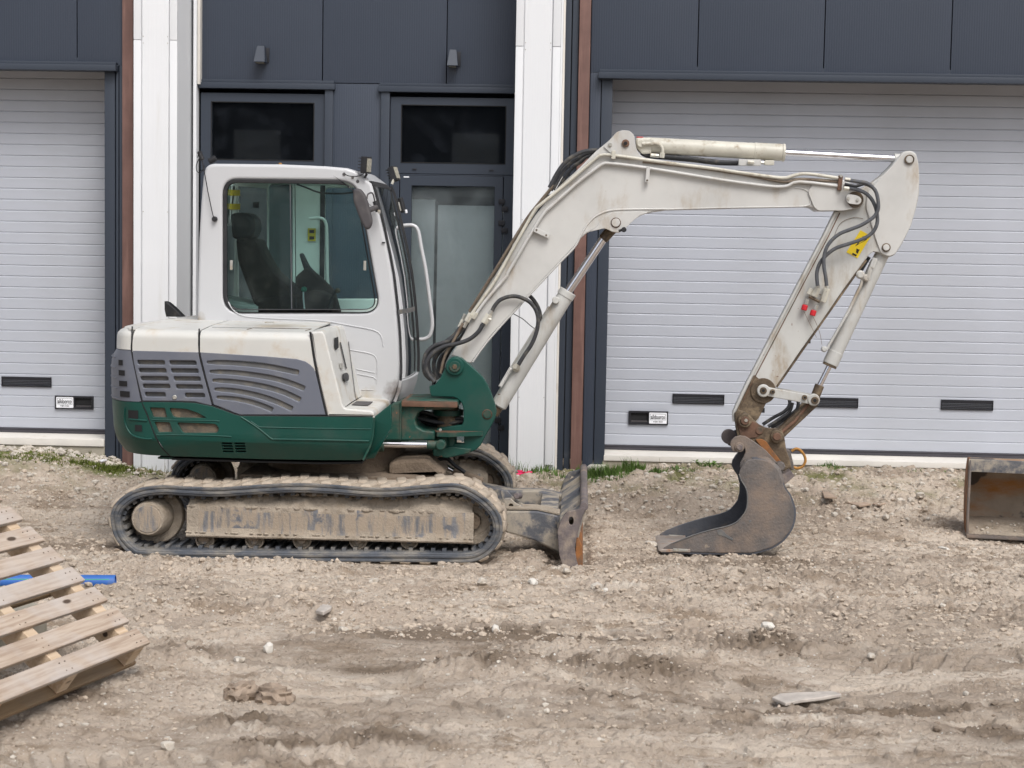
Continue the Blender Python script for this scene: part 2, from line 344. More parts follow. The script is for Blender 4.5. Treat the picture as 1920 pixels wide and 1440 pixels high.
def platexz(name, outl, Y, th, mat, parent, bevel=.003, holes=(), smooth=40, bres=1, **k):
    cu = bpy.data.curves.new('tmp', 'CURVE'); cu.dimensions = '2D'; cu.fill_mode = 'BOTH'
    bv = min(bevel, th*.45); cu.extrude = th/2-bv; cu.bevel_depth = bv; cu.bevel_resolution = bres; cu.offset = -bv
    for j, pl in enumerate([outl]+list(holes)):
        if (area(pl) > 0) != (j == 0): pl = pl[::-1]
        sp = cu.splines.new('POLY'); sp.points.add(len(pl)-1); sp.use_cyclic_u = True
        for q, (x, z) in zip(sp.points, pl): q.co = (x, z, 0, 1)
    ob = bpy.data.objects.new('tmp', cu); me = bpy.data.meshes.new_from_object(ob)
    bpy.data.objects.remove(ob); bpy.data.curves.remove(cu)
    n = len(me.vertices); co = np.empty(n*3); me.vertices.foreach_get('co', co); co = co.reshape(-1, 3)
    out = np.stack([co[:, 0], Y+th/2-co[:, 2], co[:, 1]], 1); me.vertices.foreach_set('co', out.ravel()); me.materials.clear()
    me.name = name; return link(name, me, mat, parent, smooth=smooth, **k)
def plate(name, px, Y, th, mat, parent, bevel=.003, holes=(), **k):
    return platexz(name, XZ(px, Y), Y, th, mat, parent, bevel, [XZ(h, Y) for h in holes], **k)
def textmesh(name, s, x, z, Y, size, sx, mat, parent, **k):
    cu = bpy.data.curves.new('t', 'FONT'); cu.body = s; cu.size = size; cu.align_x = 'CENTER'; cu.align_y = 'CENTER'; cu.extrude = .0006; cu.offset = size*.018
    ob = bpy.data.objects.new('t', cu); me = bpy.data.meshes.new_from_object(ob); bpy.data.objects.remove(ob)
    n = len(me.vertices); co = np.empty(n*3); me.vertices.foreach_get('co', co); co = co.reshape(-1, 3)
    out = np.stack([co[:, 0]*sx+x, Y-co[:, 2], co[:, 1]+z], 1); me.vertices.foreach_set('co', out.ravel()); me.materials.clear()
    return link(name, me, mat, parent, **k)
def gridmesh(name, rows, mat, parent, thick=0, smooth=40, **k):
    "surface through rows of 3D points"
    bm = bmesh.new(); R = [[bm.verts.new(p) for p in r] for r in rows]
    for A, B in zip(R, R[1:]):
        for i in range(len(A)-1): bm.faces.new((A[i], A[i+1], B[i+1], B[i]))
    if thick:
        bmesh.ops.recalc_face_normals(bm, faces=bm.faces[:])
        bmesh.ops.solidify(bm, geom=bm.faces[:], thickness=thick)
    return bm_done(name, bm, mat, parent, smooth=smooth, **k)

# ================================================================ GROUND
rng = np.random.default_rng(11)
LAT = rng.random((12, 256, 256)).astype(np.float32)
def vn(x, y, freq, seed=0):
    x = x*freq+seed*17.3; y = y*freq+seed*9.1; xi = np.floor(x).astype(int); yi = np.floor(y).astype(int)
    fx = x-xi; fy = y-yi; fx = fx*fx*(3-2*fx); fy = fy*fy*(3-2*fy); T = LAT[seed % 12]
    a = T[xi & 255, yi & 255]; b = T[(xi+1) & 255, yi & 255]; c = T[xi & 255, (yi+1) & 255]; d = T[(xi+1) & 255, (yi+1) & 255]
    return (a*(1-fx)+b*fx)*(1-fy)+(c*(1-fx)+d*fx)*fy
def sst(x, a, b):
    t = np.clip((x-a)/(b-a), 0, 1); return t*t*(3-2*t)
def gbase(X, Y):
    X = np.asarray(X, float); Y = np.asarray(Y, float)
    bank = np.interp(X, [-6, -4.4, -3.85, -3.3, 0.1, .7, 6], [.16, .13, .0, -.04, .02, .115, .115])
    s = sst(Y, 1.1, 2.35); z = -.11 + (bank+.11)*s
    z = z + .040*np.exp(-((Y-1.45)/.28)**2)*sst(X, .0, .6)*(1-.7*sst(X, 1.0, 1.8))*(.5+vn(X, Y, 1.3, 3))     # rubble ridge before the right door
    z = z + .05*np.exp(-((Y-1.75)/.25)**2)*sst(-X, 2.7, 3.3)*(.4+vn(X, Y, 1.7, 5))
    return z
PRN = ((-5.35, -2.5, 2.2, .40, .020, .1), (-4.55, -1.9, 1.4, .34, .016, .5, .05), (-2.95, -.9, 1.1, .42, .011, .3, -.10),
              (-3.30, 1.25, 2.15, .60, .028, .2, .1), (-1.55, -3.9, -2.4, .4, .013, .7, .1), (-4.0, .3, 3.0, .36, .014, .2, -.08), (.35, 1.6, 3.6, .4, .014, .2, 0))
def gheight(X, Y):
    z = gbase(X, Y)
    z = z + .050*(vn(X, Y*1.6, .7, 1)-.5) + .028*(vn(X, Y*2.0, 1.9, 2)-.5)
    rough = sst(vn(X, Y*2.2, .85, 3)+.45*(vn(X, Y*1.5, 3.1, 4)-.5), .40, .66)                        # patches of broken clods
    rough = np.maximum(rough, sst(Y, -2.7, -2.1)*(1-sst(Y, -.6, .2))*.9*(.5+.5*sst(vn(X, Y, 1.1, 8), .3, .6)))
    rough = np.maximum(rough, sst(X, .3, 1.2)*sst(Y, -3.0, -2.0)*.85)
    rough = np.maximum(rough, sst(Y, .6, 1.3)*.8)
    for a in PRN:
        yy = Y-a[0]-(a[6] if len(a) > 6 else 0)*X-.10*(vn(X, X*0, .5, 4)-.5)
        rough = rough*(1-.85*sst(X, a[1], a[1]+.4)*(1-sst(X, a[2]-.4, a[2]))*(1-sst(np.abs(yy), a[3]*.5-.02, a[3]*.5+.08)))
    rough = rough*(1-.55*(1-sst(Y, -4.4, -3.7)))
    clod = np.abs(vn(X*.75, Y*1.25, 7, 5)-.5)*.044 + np.abs(vn(X*.75, Y*1.25, 14, 6)-.5)*.054 + np.abs(vn(X*.75, Y*1.25, 27, 7)-.5)*.050 + np.abs(vn(X*.75, Y*1.25, 46, 2)-.5)*.028
    calm = 1-.45*sst(Y, -1.2, .2)*(1-sst(Y, .9, 1.3)); z = z + rough*clod*1.15*calm
    z = z + (.35+.65*rough)*((vn(X, Y, 24, 8)-.5)*.014 + (vn(X, Y, 43, 9)-.5)*.014 + (vn(X, Y, 70, 10)-.5)*.009)
    # flaky ledges in the smoother crust
    led = vn(X*.8, Y*2.6, 1.6, 11)+.28*vn(X, Y, 7, 2); fl = led*5.5; st = fl-np.floor(fl)
    z = z + (1-rough)*.028*sst(st, .88, .98) - (1-rough)*.020*(st)
    # lug prints left by a crawler, running along the picture
    def prints(yc, x0, x1, wd, amp, ph, slope=0.):
        yy = Y-yc-slope*X-.10*(vn(X, X*0, .5, 4)-.5); m = sst(X, x0, x0+.4)*(1-sst(X, x1-.4, x1))*(1-sst(np.abs(yy), wd*.5-.03, wd*.5))
        side = np.sign(yy)*.5; u = (X+side*.07+np.abs(yy)*.45)/.14+ph; s = u-np.floor(u)
        lug = sst(s, .10, .2)*(1-sst(s, .52, .64))*sst(np.abs(yy), .01, .035)
        fade = .55+.65*sst(vn(X, Y, 1.6, 6), .28, .6)
        return -m*fade*(1.25*amp*lug+.008) + .012*np.exp(-((np.abs(yy)-wd*.5-.02)/.03)**2)*m
    for a in PRN:
        z = z + prints(*a)
    # a few sharp little washed holes
    for hx, hy, rx, ry, dp in ((.18, -4.62, .22, .035, .045), (.52, -4.6, .12, .04, .045), (-.95, -5.05, .10, .05, .035), (-.25, -4.6, .3, .03, .03), (1.15, -3.95, .12, .03, .03), (.0, -5.32, .5, .03, .025), (1.55, -5.0, .16, .03, .03)):
        z = z - dp*np.exp(-(((X-hx)/rx)**2+((Y-hy)/ry)**2)**2)
    # mud heaps
    for hx, hy, r, h in ((-1.35, -4.75, .22, .045), (-.75, -4.95, .25, .035), (-1.1, -5.1, .3, .03), (-.6, -3.7, .3, .03), (.35, -3.65, .32, .04), (1.0, -3.0, .35, .035), (.75, -2.9, .25, .03)):
        q = np.exp(-((X-hx)**2+((Y-hy)*1.9)**2)/(r*r)); z = z + h*q*(.25+1.7*np.abs(vn(X, Y, 13, 7)-.45)+1.8*np.abs(vn(X, Y, 29, 3)-.5))
    # track of the machine pressed into the soil, and the place under the bucket
    flat = np.exp(-(np.maximum(0, np.abs(Y+.8)-.22)/.10)**2)*sst(X, -3.05, -2.85)*(1-sst(X, -.7, -.5))
    z = z*(1-flat)+flat*(-.114)
    bl = np.exp(-(np.maximum(0, np.abs(Y)-1.0)/.06)**2)*np.exp(-(np.maximum(0, np.abs(X+.05)-.10)/.05)**2); z = z*(1-bl)+bl*(-.150)
    b = np.exp(-(np.maximum(0, np.abs(Y+.15)-.27)/.08)**2)*sst(X, .5, .62)*(1-sst(X, 1.3, 1.45)); z = z*(1-b)+b*(-.125)
    return z
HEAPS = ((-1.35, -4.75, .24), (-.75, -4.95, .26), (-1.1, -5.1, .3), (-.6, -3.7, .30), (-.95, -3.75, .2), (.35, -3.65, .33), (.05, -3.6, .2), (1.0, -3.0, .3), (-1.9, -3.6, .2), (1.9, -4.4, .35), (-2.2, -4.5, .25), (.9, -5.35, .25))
def gdamp_dark(X, Y):  # damp heaps and bands, plus the same darker tone in the holes
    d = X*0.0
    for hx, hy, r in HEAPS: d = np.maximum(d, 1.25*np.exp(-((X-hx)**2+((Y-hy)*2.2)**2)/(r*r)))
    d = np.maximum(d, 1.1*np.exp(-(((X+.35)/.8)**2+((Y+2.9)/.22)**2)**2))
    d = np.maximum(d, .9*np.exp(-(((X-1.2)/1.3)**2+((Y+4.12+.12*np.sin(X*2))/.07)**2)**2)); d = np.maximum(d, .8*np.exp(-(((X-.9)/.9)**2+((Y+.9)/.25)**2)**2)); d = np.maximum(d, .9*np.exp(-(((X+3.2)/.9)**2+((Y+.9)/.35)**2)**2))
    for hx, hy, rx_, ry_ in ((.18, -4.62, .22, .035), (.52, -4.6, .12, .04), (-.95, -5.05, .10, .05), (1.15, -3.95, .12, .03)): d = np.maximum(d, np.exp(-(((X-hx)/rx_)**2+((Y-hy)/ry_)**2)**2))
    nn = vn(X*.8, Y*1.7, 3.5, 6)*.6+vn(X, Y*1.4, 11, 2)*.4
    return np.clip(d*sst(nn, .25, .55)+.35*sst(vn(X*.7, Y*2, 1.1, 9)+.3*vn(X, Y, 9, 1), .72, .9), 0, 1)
def gz(x, y): return float(gheight(np.array([x]), np.array([y]))[0])
NU, NV = 1040, 900
yy = -6.6 + (3.3+6.6)*np.linspace(0, 1, NV)**1.12
uu = np.linspace(-1, 1, NU)
GX = (-.045*(yy+11.64))[:, None] + uu[None, :]*(.34*(yy+11.64)+.55)[:, None]; GY = np.repeat(yy[:, None], NU, 1)
GZ = gheight(GX, GY)
def numpymesh(name, co, faces, mat, parent=None, smooth=True, **k):
    me = bpy.data.meshes.new(name); nf, ns = faces.shape
    me.vertices.add(len(co)); me.vertices.foreach_set('co', co.astype(np.float32).ravel())
    me.loops.add(nf*ns); me.loops.foreach_set('vertex_index', faces.astype(np.int32).ravel())
    me.polygons.add(nf); me.polygons.foreach_set('loop_start', np.arange(0, nf*ns, ns, dtype=np.int32)); me.polygons.foreach_set('loop_total', np.full(nf, ns, dtype=np.int32))
    me.update(calc_edges=True); me.polygons.foreach_set('use_smooth', [smooth]*nf); return link(name, me, mat, parent, **k)
idx = np.arange(NU*NV).reshape(NV, NU)
fc = np.stack([idx[:-1, :-1], idx[:-1, 1:], idx[1:, 1:], idx[1:, :-1]], -1).reshape(-1, 4)

def groundmat():
    m = bpy.data.materials.new('dry_sandy_mud'); m.use_nodes = True; t = m.node_tree; N = t.nodes; L = t.links; b = N['Principled BSDF']
    b.inputs['Roughness'].default_value = .95; b.inputs['Specular IOR Level'].default_value = .2
    tc = N.new('ShaderNodeTexCoord')
    def nz(s, d=6, st=(1, 1, 1), r=.6):
        mp = N.new('ShaderNodeMapping'); mp.inputs['Scale'].default_value = st; L.new(tc.outputs['Object'], mp.inputs[0])
        n = N.new('ShaderNodeTexNoise'); n.inputs['Scale'].default_value = s; n.inputs['Detail'].default_value = d; n.inputs['Roughness'].default_value = r
        L.new(mp.outputs[0], n.inputs[0]); return n.outputs['Fac']
    def mr(f, a, b_):
        r = N.new('ShaderNodeMapRange'); r.inputs[1].default_value = a; r.inputs[2].default_value = b_; L.new(f, r.inputs[0]); return r.outputs[0]
    def mix(a, c_, f):
        mx = N.new('ShaderNodeMix'); mx.data_type = 'RGBA'; L.new(f, mx.inputs[0])
        for s_, v in ((mx.inputs[6], a), (mx.inputs[7], c_)):
            if hasattr(v, 'node'): L.new(v, s_)
            else: s_.default_value = (*v, 1)
        return mx.outputs[2]
    c = mix((.395, .325, .260), (.53, .452, .372), mr(nz(1.3, 7, (1, 1.8, 1)), .38, .62))
    c = mix(c, (.285, .222, .164), mr(nz(2.1, 8, (1, 2.4, 1), .68), .52, .64))
    c = mix(c, (.60, .535, .455), mr(nz(4.5, 8, (1, 1.6, 1), .7), .55, .68))
    c = mix(c, (.18, .138, .10), mr(nz(38, 5), .57, .72))
    c = mix(c, (.56, .52, .47), mr(nz(70, 3), .62, .74))
    at = N.new('ShaderNodeAttribute'); at.attribute_name = 'damp_dark'; c = mix(c, (.200, .155, .115), at.outputs['Fac'])
    v = N.new('ShaderNodeTexVoronoi'); v.inputs['Scale'].default_value = 22; L.new(tc.outputs['Object'], v.inputs['Vector'])
    sp = mr(v.outputs['Distance'], .14, .11); sel = N.new('ShaderNodeSeparateColor'); L.new(v.outputs['Color'], sel.inputs[0])
    ml = N.new('ShaderNodeMath'); ml.operation = 'MULTIPLY'; L.new(sp, ml.inputs[0]); L.new(mr(sel.outputs[0], .86, .87), ml.inputs[1])
    c = mix(c, (.62, .60, .56), ml.outputs[0])
    # sparse green film close to the building
    sx = N.new('ShaderNodeSeparateXYZ'); L.new(tc.outputs['Object'], sx.inputs[0])
    g = N.new('ShaderNodeMath'); g.operation = 'MULTIPLY'; L.new(mr(sx.outputs[1], 1.35, 1.9), g.inputs[0]); L.new(mr(nz(2.6, 7), .46, .62), g.inputs[1])
    c = mix(c, (.17, .165, .075), g.outputs[0])
    g2 = N.new('ShaderNodeMath'); g2.operation = 'MULTIPLY'; L.new(mr(sx.outputs[0], -3.3, -3.6), g2.inputs[0]); g3 = N.new('ShaderNodeMath'); g3.operation = 'MULTIPLY'; L.new(mr(sx.outputs[1], 1.75, 2.0), g3.inputs[0]); L.new(mr(nz(5, 7), .42, .52), g3.inputs[1]); L.new(g3.outputs[0], g2.inputs[1]); c = mix(c, (.105, .125, .028), g2.outputs[0])
    L.new(c, b.inputs['Base Color'])
    bp = N.new('ShaderNodeBump'); bp.inputs['Strength'].default_value = 1.0; bp.inputs['Distance'].default_value = .009; L.new(nz(130, 6, (1, 1, 1), .7), bp.inputs['Height'])
    bp2 = N.new('ShaderNodeBump'); bp2.inputs['Strength'].default_value = .8; bp2.inputs['Distance'].default_value = .016; L.new(nz(42, 5), bp2.inputs['Height'])
    L.new(bp2.outputs[0], bp.inputs['Normal']); L.new(bp.outputs[0], b.inputs['Normal']); return m
m_ground = groundmat()
ground = numpymesh('ground', np.stack([GX, GY, GZ], -1).reshape(-1, 3), fc, m_ground, kind='structure')
at_ = ground.data.attributes.new('damp_dark', 'FLOAT', 'POINT'); at_.data.foreach_set('value', gdamp_dark(GX, GY).ravel().astype(np.float32))
# the yard goes on beyond the picture
n2 = 160
ox = np.sinh(np.linspace(-4, 4, n2))*5.5; oy = np.concatenate([-np.sinh(np.linspace(4, 0, n2-40))*5.5-2, np.linspace(-1.6, 3.4, 40)])
OX, OY = np.meshgrid(ox, oy); inside = (np.abs(OX+.045*(OY+11.64)) < (.34*(OY+11.64)+.45)) & (OY > -6.5)
OZ = gbase(OX, OY)+.06*(vn(OX, OY, .7, 1)-.5)-.012-inside*.16
i2 = np.arange(n2*n2).reshape(n2, n2)
numpymesh('yard_ground', np.stack([OX, OY, OZ], -1).reshape(-1, 3), np.stack([i2[:-1, :-1], i2[:-1, 1:], i2[1:, 1:], i2[1:, :-1]], -1).reshape(-1, 4), m_ground, kind='structure')

# ---- loose crumbs and pebbles nobody could count
ICO = None
def ico(sub):
    b = bmesh.new(); bmesh.ops.create_icosphere(b, subdivisions=sub, radius=1); v = np.array([q.co[:] for q in b.verts]); f = np.array([[l.index for l in q.verts] for q in b.faces]); b.free(); return v, f
V1, F1 = ico(1); V2, F2 = ico(2)
def scatter(name, n, sizef, mat, seed, sampler, V=V1, F=F1, flat=.65, label=None, sink=.36, smooth=False):
    r = np.random.default_rng(seed); x, y = sampler(r, n); n = len(x); s = sizef(r, n); z = gheight(x, y)
    nv = len(V); out = np.empty((n, nv, 3))
    sc = s[:, None]*(.7+.6*r.random((n, 3))); sc[:, 2] *= flat
    a = r.random(n)*6.283; jit = 1+.42*(r.random((n, nv))-.5)
    p = V[None]*jit[..., None]*sc[:, None, :]
    ca, sa = np.cos(a)[:, None], np.sin(a)[:, None]
    out[..., 0] = p[..., 0]*ca-p[..., 1]*sa + x[:, None]; out[..., 1] = p[..., 0]*sa+p[..., 1]*ca + y[:, None]; out[..., 2] = p[..., 2]+(z+sc[:, 2]*(.5-sink))[:, None]
    f = (F[None]+(np.arange(n)*nv)[:, None, None]).reshape(-1, 3)
    o = numpymesh(name, out.reshape(-1, 3), f, mat, kind='stuff', smooth=smooth); 
    if label: o['label'] = label
    return o
def samp_all(r, n):
    y = -6.2+(2.5+6.2)*r.random(n)**.8; x = -.045*(y+11.64)+(r.random(n)*2-1)*(.33*(y+11.64)+.3)
    k = (vn(x, y*2.2, .85, 3) > .36+.25*r.random(n)); return x[k], y[k]
def samp_near(r, n):
    y = -3.0+5.3*r.random(n); x = -.045*(y+11.64)+(r.random(n)*2-1)*(.33*(y+11.64)+.3)
    k = ~((np.abs(y+.8) < .3) & (x > -3.1) & (x < -.4)); return x[k], y[k]
def samp_base(r, n):
    y = 1.1+1.3*r.random(n); x = -4.8+9*r.random(n); return x, y
def samp_left(r, n):
    y = 2.22+.42*r.random(n); x = -5.2+1.35*r.random(n); return x, y
scatter('soil_crumbs', 26000, lambda r, n: .0035+.010*r.random(n)**3, m_clod, 1, samp_all)
scatter('soil_clods', 17000, lambda r, n: .005+.019*r.random(n)**3, m_clod, 2, samp_near)
scatter('gravel', 4000, lambda r, n: .004+.015*r.random(n)**4, m_stone, 3, samp_all)
scatter('rubble', 2600, lambda r, n: .006+.026*r.random(n)**4, m_stone, 4, samp_base)
scatter('pebbles', 900, lambda r, n: .012+.020*r.random(n)**2, m_stone, 6, samp_left)
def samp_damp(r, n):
    x, y = samp_raw(r, n*6); k = gdamp_dark(x, y) > .35+.3*r.random(len(x)); return x[k], y[k]
def samp_raw(r, n):
    y = -6.2+(2.5+6.2)*r.random(n)**.9; x = -.045*(y+11.64)+(r.random(n)*2-1)*(.33*(y+11.64)+.3); return x, y
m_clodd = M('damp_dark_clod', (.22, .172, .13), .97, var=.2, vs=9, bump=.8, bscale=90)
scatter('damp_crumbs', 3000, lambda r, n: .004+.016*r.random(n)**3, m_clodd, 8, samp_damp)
scatter('grit', 6000, lambda r, n: .0022+.0045*r.random(n)**2, m_stone, 9, samp_raw, flat=.8)
scatter('shell_bits', 650, lambda r, n: .0025+.006*r.random(n)**2, m_stonew, 5, samp_all, flat=.5)

# ---- single stones large enough to point at
def stone(name, x, y, dims, mat, label, cat, group=None, seed=0, rot=0, Z=None, sub=2, sink=.2, irr=.34):
    r = np.random.default_rng(seed); q = PZ(x, y, -.10) if Z is None else PZ(x, y, Z)
    z = gz(q.x, q.y); q = PZ(x, y, z); z = gz(q.x, q.y)
    V, F = ico(sub); d = 1+irr*(r.random(len(V))-.5); lo = V@(r.random((3, 3))-.5); d = d*(1+.22*np.sin(lo[:, 0]*4+r.random()*6))
    p = np.sign(V)*np.abs(V)**.8*d[:, None]*np.array(dims)/2
    ca, sa = math.cos(rot), math.sin(rot); p = np.stack([p[:, 0]*ca-p[:, 1]*sa, p[:, 0]*sa+p[:, 1]*ca, p[:, 2]], 1)
    co = p; me = bpy.data.meshes.new(name); me.from_pydata(co.tolist(), [], F.tolist()); me.materials.append(mat)
    o = bpy.data.objects.new(name, me); COL.objects.link(o); o.location = (q.x, q.y, z+dims[2]*(.5-sink))
    me.polygons.foreach_set('use_smooth', [True]*len(me.polygons)); me.set_sharp_from_angle(angle=math.radians(28))
    o['label'] = label; o['category'] = cat
    if group: o['group'] = group
    return o
GS = 'loose stones lying on the mud'
for k, (x, y, d, mt, lab) in enumerate([
    (1222, 1024, (.080, .07, .065), m_stone, 'round pale stone right beside the tip of the digging bucket'),
    (501, 1222, (.050, .045, .058), m_stonew, 'upright pointed white stone alone in the mud below the track'),
    (450, 1240, (.065, .05, .035), m_stone, 'flat beige stone just left of the pointed white stone'),
    (1062, 1070, (.045, .04, .038), m_stone, 'small pale stone touching the foot of the dozer blade'),
    (1119, 1104, (.070, .05, .055), m_stone, 'beige stone on the mud in front of the dozer blade'),
    (1134, 1110, (.040, .04, .040), m_stonew, 'small pale pebble leaning against the beige stone before the blade'),
    (1436, 1186, (.070, .06, .045), m_stonew, 'whitish rounded stone in the middle of the right foreground'),
    (1697, 1257, (.060, .05, .030), m_stonew, 'smooth flat white pebble in the lower right mud'),
    (1632, 1250, (.050, .04, .030), m_stone, 'small pale stone left of the smooth flat white pebble'),
    (566, 1104, (.050, .05, .045), m_clod, 'brown rounded clod on the gravel below the track'),
    (700, 1096, (.060, .05, .035), m_stone, 'grey stone lying close in front of the middle of the track'),
    (902, 1096, (.075, .06, .05), m_stone, 'broad rough stone in front of the right end of the track'),
    (313, 1411, (.055, .05, .04), m_stone, 'pale stone near the bottom edge right of the pallet'),
    (1000, 1095, (.055, .05, .045), m_stonew, 'light stone on the gravel left of the dozer blade foot'),
    (1726, 915, (.085, .06, .05), m_stone, 'large grey stone left of the empty bucket'),
    (1768, 1030, (.070, .05, .03), m_stonew, 'white stone below the front edge of the empty bucket'),
    (930, 1190, (.045, .04, .045), m_stonew, 'small upright white stone on the dark crumbly mud'),
    (794, 1236, (.030, .02, .016), m_stonew, 'tiny bright white chip in the centre foreground'),
    (644, 1180, (.055, .04, .03), m_stone, 'pale flat stone beside the dark crumbled mud strip'),
]):
    stone('stone', x, y, d, mt, lab, 'stone', GS, seed=20+k, rot=k)
m_lump = M('crumbly_mud_lump', (.30, .235, .18), .97, var=.25, vs=14, bump=1.0, bscale=70)
stone('rock', 1232, 868, (.30, .16, .12), m_stone, 'large pale lump of broken rubble by the right door threshold', 'rock', seed=71, rot=.4, Z=.2)
stone('clod_heap', 448, 1310, (.15, .10, .095), m_lump, 'brown crumbly lump of mud in the left foreground', 'clod', seed=72, rot=.8, sub=3, irr=.55, sink=.30)
stone('clod_heap', 520, 1317, (.17, .11, .10), m_lump, 'second larger crumbly mud lump right of the first in the foreground', 'clod', seed=73, rot=.1, sub=3, irr=.55, sink=.30)

def slab(name, pts, Z, th, mat, label, cat, tilt=0.0, bend=0.0):
    "a flat broken piece: outline in pixels met with the level z=Z"
    for _ in range(4):
        q = [PZ(x, y, Z) for x, y in pts]; c = sum(q, Vector())/len(q); g = gz(c.x, c.y); Z = .5*Z+.5*g if _ < 3 else Z
    bm = bmesh.new(); vs = [bm.verts.new((v.x-c.x, v.y-c.y, tilt*(v.x-c.x)+bend*(v.x-c.x)**2)) for v in q]; f = bm.faces.new(vs)
    r = bmesh.ops.extrude_face_region(bm, geom=[f]); 
    for v in r['geom']:
        if isinstance(v, bmesh.types.BMVert): v.co.z += th
    bmesh.ops.recalc_face_normals(bm, faces=bm.faces[:]); bmesh.ops.bevel(bm, geom=bm.edges[:], offset=th*.18, segments=1, affect='EDGES')
    me = bpy.data.meshes.new(name); bm.to_mesh(me); bm.free(); me.materials.append(mat)
    o = bpy.data.objects.new(name, me); COL.objects.link(o); o.location = (c.x, c.y, max(float(np.mean([gz(v.x, v.y) for v in q])), np.sort([gz(v.x, v.y) for v in q])[-2]-.004)+.001); o['label'] = label; o['category'] = cat
    return o
slab('wood_piece', [(1447, 1320), (1462, 1312), (1490, 1309), (1560, 1308), (1578, 1315), (1540, 1319), (1500, 1323), (1473, 1330)], -.1, .016, m_drift, 'long grey splintered piece of wood lying in the foreground mud', 'wood piece', bend=.25)
slab('wood_piece', [(592, 1158), (610, 1141), (626, 1144), (620, 1154), (606, 1162)], -.1, .022, m_drift, 'short pale wood chip on the mud below the track', 'wood piece')
slab('tile_shard', [(1590, 938), (1610, 933), (1634, 940), (1612, 944)], -.09, .015, m_tile, 'dark brown tile shard lying right of the digging bucket', 'tile')
slab('tile_shard', [(1540, 925), (1552, 930), (1570, 941), (1545, 940)], -.09, .014, m_tile, 'pale pink tile shard nearest the digging bucket', 'tile')
slab('tile_shard', [(1636, 944), (1650, 938), (1668, 941), (1650, 947)], -.09, .012, m_tile, 'rightmost pale tile shard between the two buckets', 'tile')
slab('paving_block', [(1100, 889), (1112, 881), (1141, 876), (1140, 886), (1110, 893)], .0, .05, m_pavpale, 'pale broken paving block in the grass right of the dozer blade', 'paving block')
# pink scrap
c0 = PZ(992, 889, -.02); bm = bmesh.new()
for k in range(12):
    a = random.uniform(-1.2, 1.2); l = random.uniform(.05, .11); b0 = Vector((random.uniform(-.03, .03), random.uniform(-.02, .02), 0))
    e = b0+Vector((math.sin(a)*l, random.uniform(-.04, .02), math.cos(a)*l*.55)); wv = Vector((random.uniform(.01, .022), random.uniform(-.01, .01), .008))
    m_ = (b0+e)/2+Vector((0, 0, .02)); v = [bm.verts.new(p) for p in (b0-wv, b0+wv, m_+wv*1.2, e+wv*.4, e-wv*.4, m_-wv*1.2)]
    bm.faces.new((v[0], v[1], v[2], v[5])); bm.faces.new((v[5], v[2], v[3], v[4]))
me = bpy.data.meshes.new('plastic_scrap'); bm.to_mesh(me); bm.free(); me.materials.append(m_pink)
o = bpy.data.objects.new('plastic_scrap', me); COL.objects.link(o); o.location = (c0.x, 2.15, gz(c0.x, 2.15)); o['label'] = 'crumpled bright pink plastic scrap at the foot of the white column'; o['category'] = 'litter'
slab('white_scrap', [(182, 865), (194, 862), (201, 865), (190, 868)], .08, .01, m_signw, 'small white scrap in the moss left of the excavator', 'litter')

# ---- grass and weeds (nobody could count the blades)
def grass(name, spots, mat, seed, label):
    r = random.Random(seed); bm = bmesh.new()
    for (x, y, rad, n, h, wd) in spots:
        for _ in range(n):
            a = r.random()*6.283; q = rad*math.sqrt(r.random()); gx = x+q*math.cos(a); gy = y+q*.45*math.sin(a); g = gz(gx, gy)-.005
            hh = h*(.45+.8*r.random())*(1-.5*q/rad); la = r.random()*6.283; ln = hh*(.15+.5*r.random()); d = Vector((math.cos(la), math.sin(la), 0)); s = Vector((-d.y, d.x, 0))*wd*(.6+.8*r.random())
            p0 = Vector((gx, gy, g)); p1 = p0+d*ln*.35+Vector((0, 0, hh*.6)); p2 = p0+d*ln+Vector((0, 0, hh))
            v = [bm.verts.new(p) for p in (p0-s, p0+s, p1+s*.7, p1-s*.7, p2)]; bm.faces.new((v[0], v[1], v[2], v[3])); bm.faces.new((v[3], v[2], v[4]))
    me = bpy.data.meshes.new(name); bm.to_mesh(me); bm.free(); me.materials.append(mat); o = bpy.data.objects.new(name, me); COL.objects.link(o); o['kind'] = 'stuff'; o['label'] = label; return o
grass('grass', [(.20, 2.15, .15, 420, .14, .0045), (.44, 2.25, .13, 330, .13, .0045), (.02, 2.3, .08, 70, .09, .004), (.66, 2.05, .08, 120, .08, .004), (.85, 2.15, .14, 110, .05, .005), (.25, 2.0, .2, 160, .07, .004),
                (-.28, 2.28, .12, 120, .12, .004), (-.42, 2.25, .06, 30, .13, .003), (-.55, 2.25, .1, 60, .16, .003), (-.20, 2.1, .15, 90, .08, .004),
                (2.1, 2.35, .12, 110, .06, .004), (1.6, 2.2, .2, 60, .035, .005), (2.9, 2.3, .2, 50, .03, .005), (1.1, 2.35, .12, 70, .06, .006)], m_grass, 3, 'green grass tufts along the foot of the building right of the excavator')
grass('moss_grass', [(-4.0, 2.1, .25, 1300, .05, .004), (-4.45, 2.0, .35, 1300, .035, .004), (-4.1, 2.55, .2, 300, .07, .004), (-3.85, 2.15, .18, 700, .06, .004), (-4.85, 1.95, .35, 1000, .03, .004), (-3.62, 2.1, .2, 200, .05, .004), (-4.3, 2.3, .3, 500, .03, .004)], m_moss, 4, 'moss and short grass along the foot of the left door')
grass('dry_stalks', [(-3.45, 2.2, .2, 60, .12, .002), (-3.2, 2.2, .25, 50, .10, .002), (-3.65, 2.2, .1, 40, .08, .002), (.45, 2.3, .25, 120, .09, .002)], m_grassdry, 5, 'thin dry stalks standing before the white columns')
r9 = random.Random(9)
bm = bmesh.new()
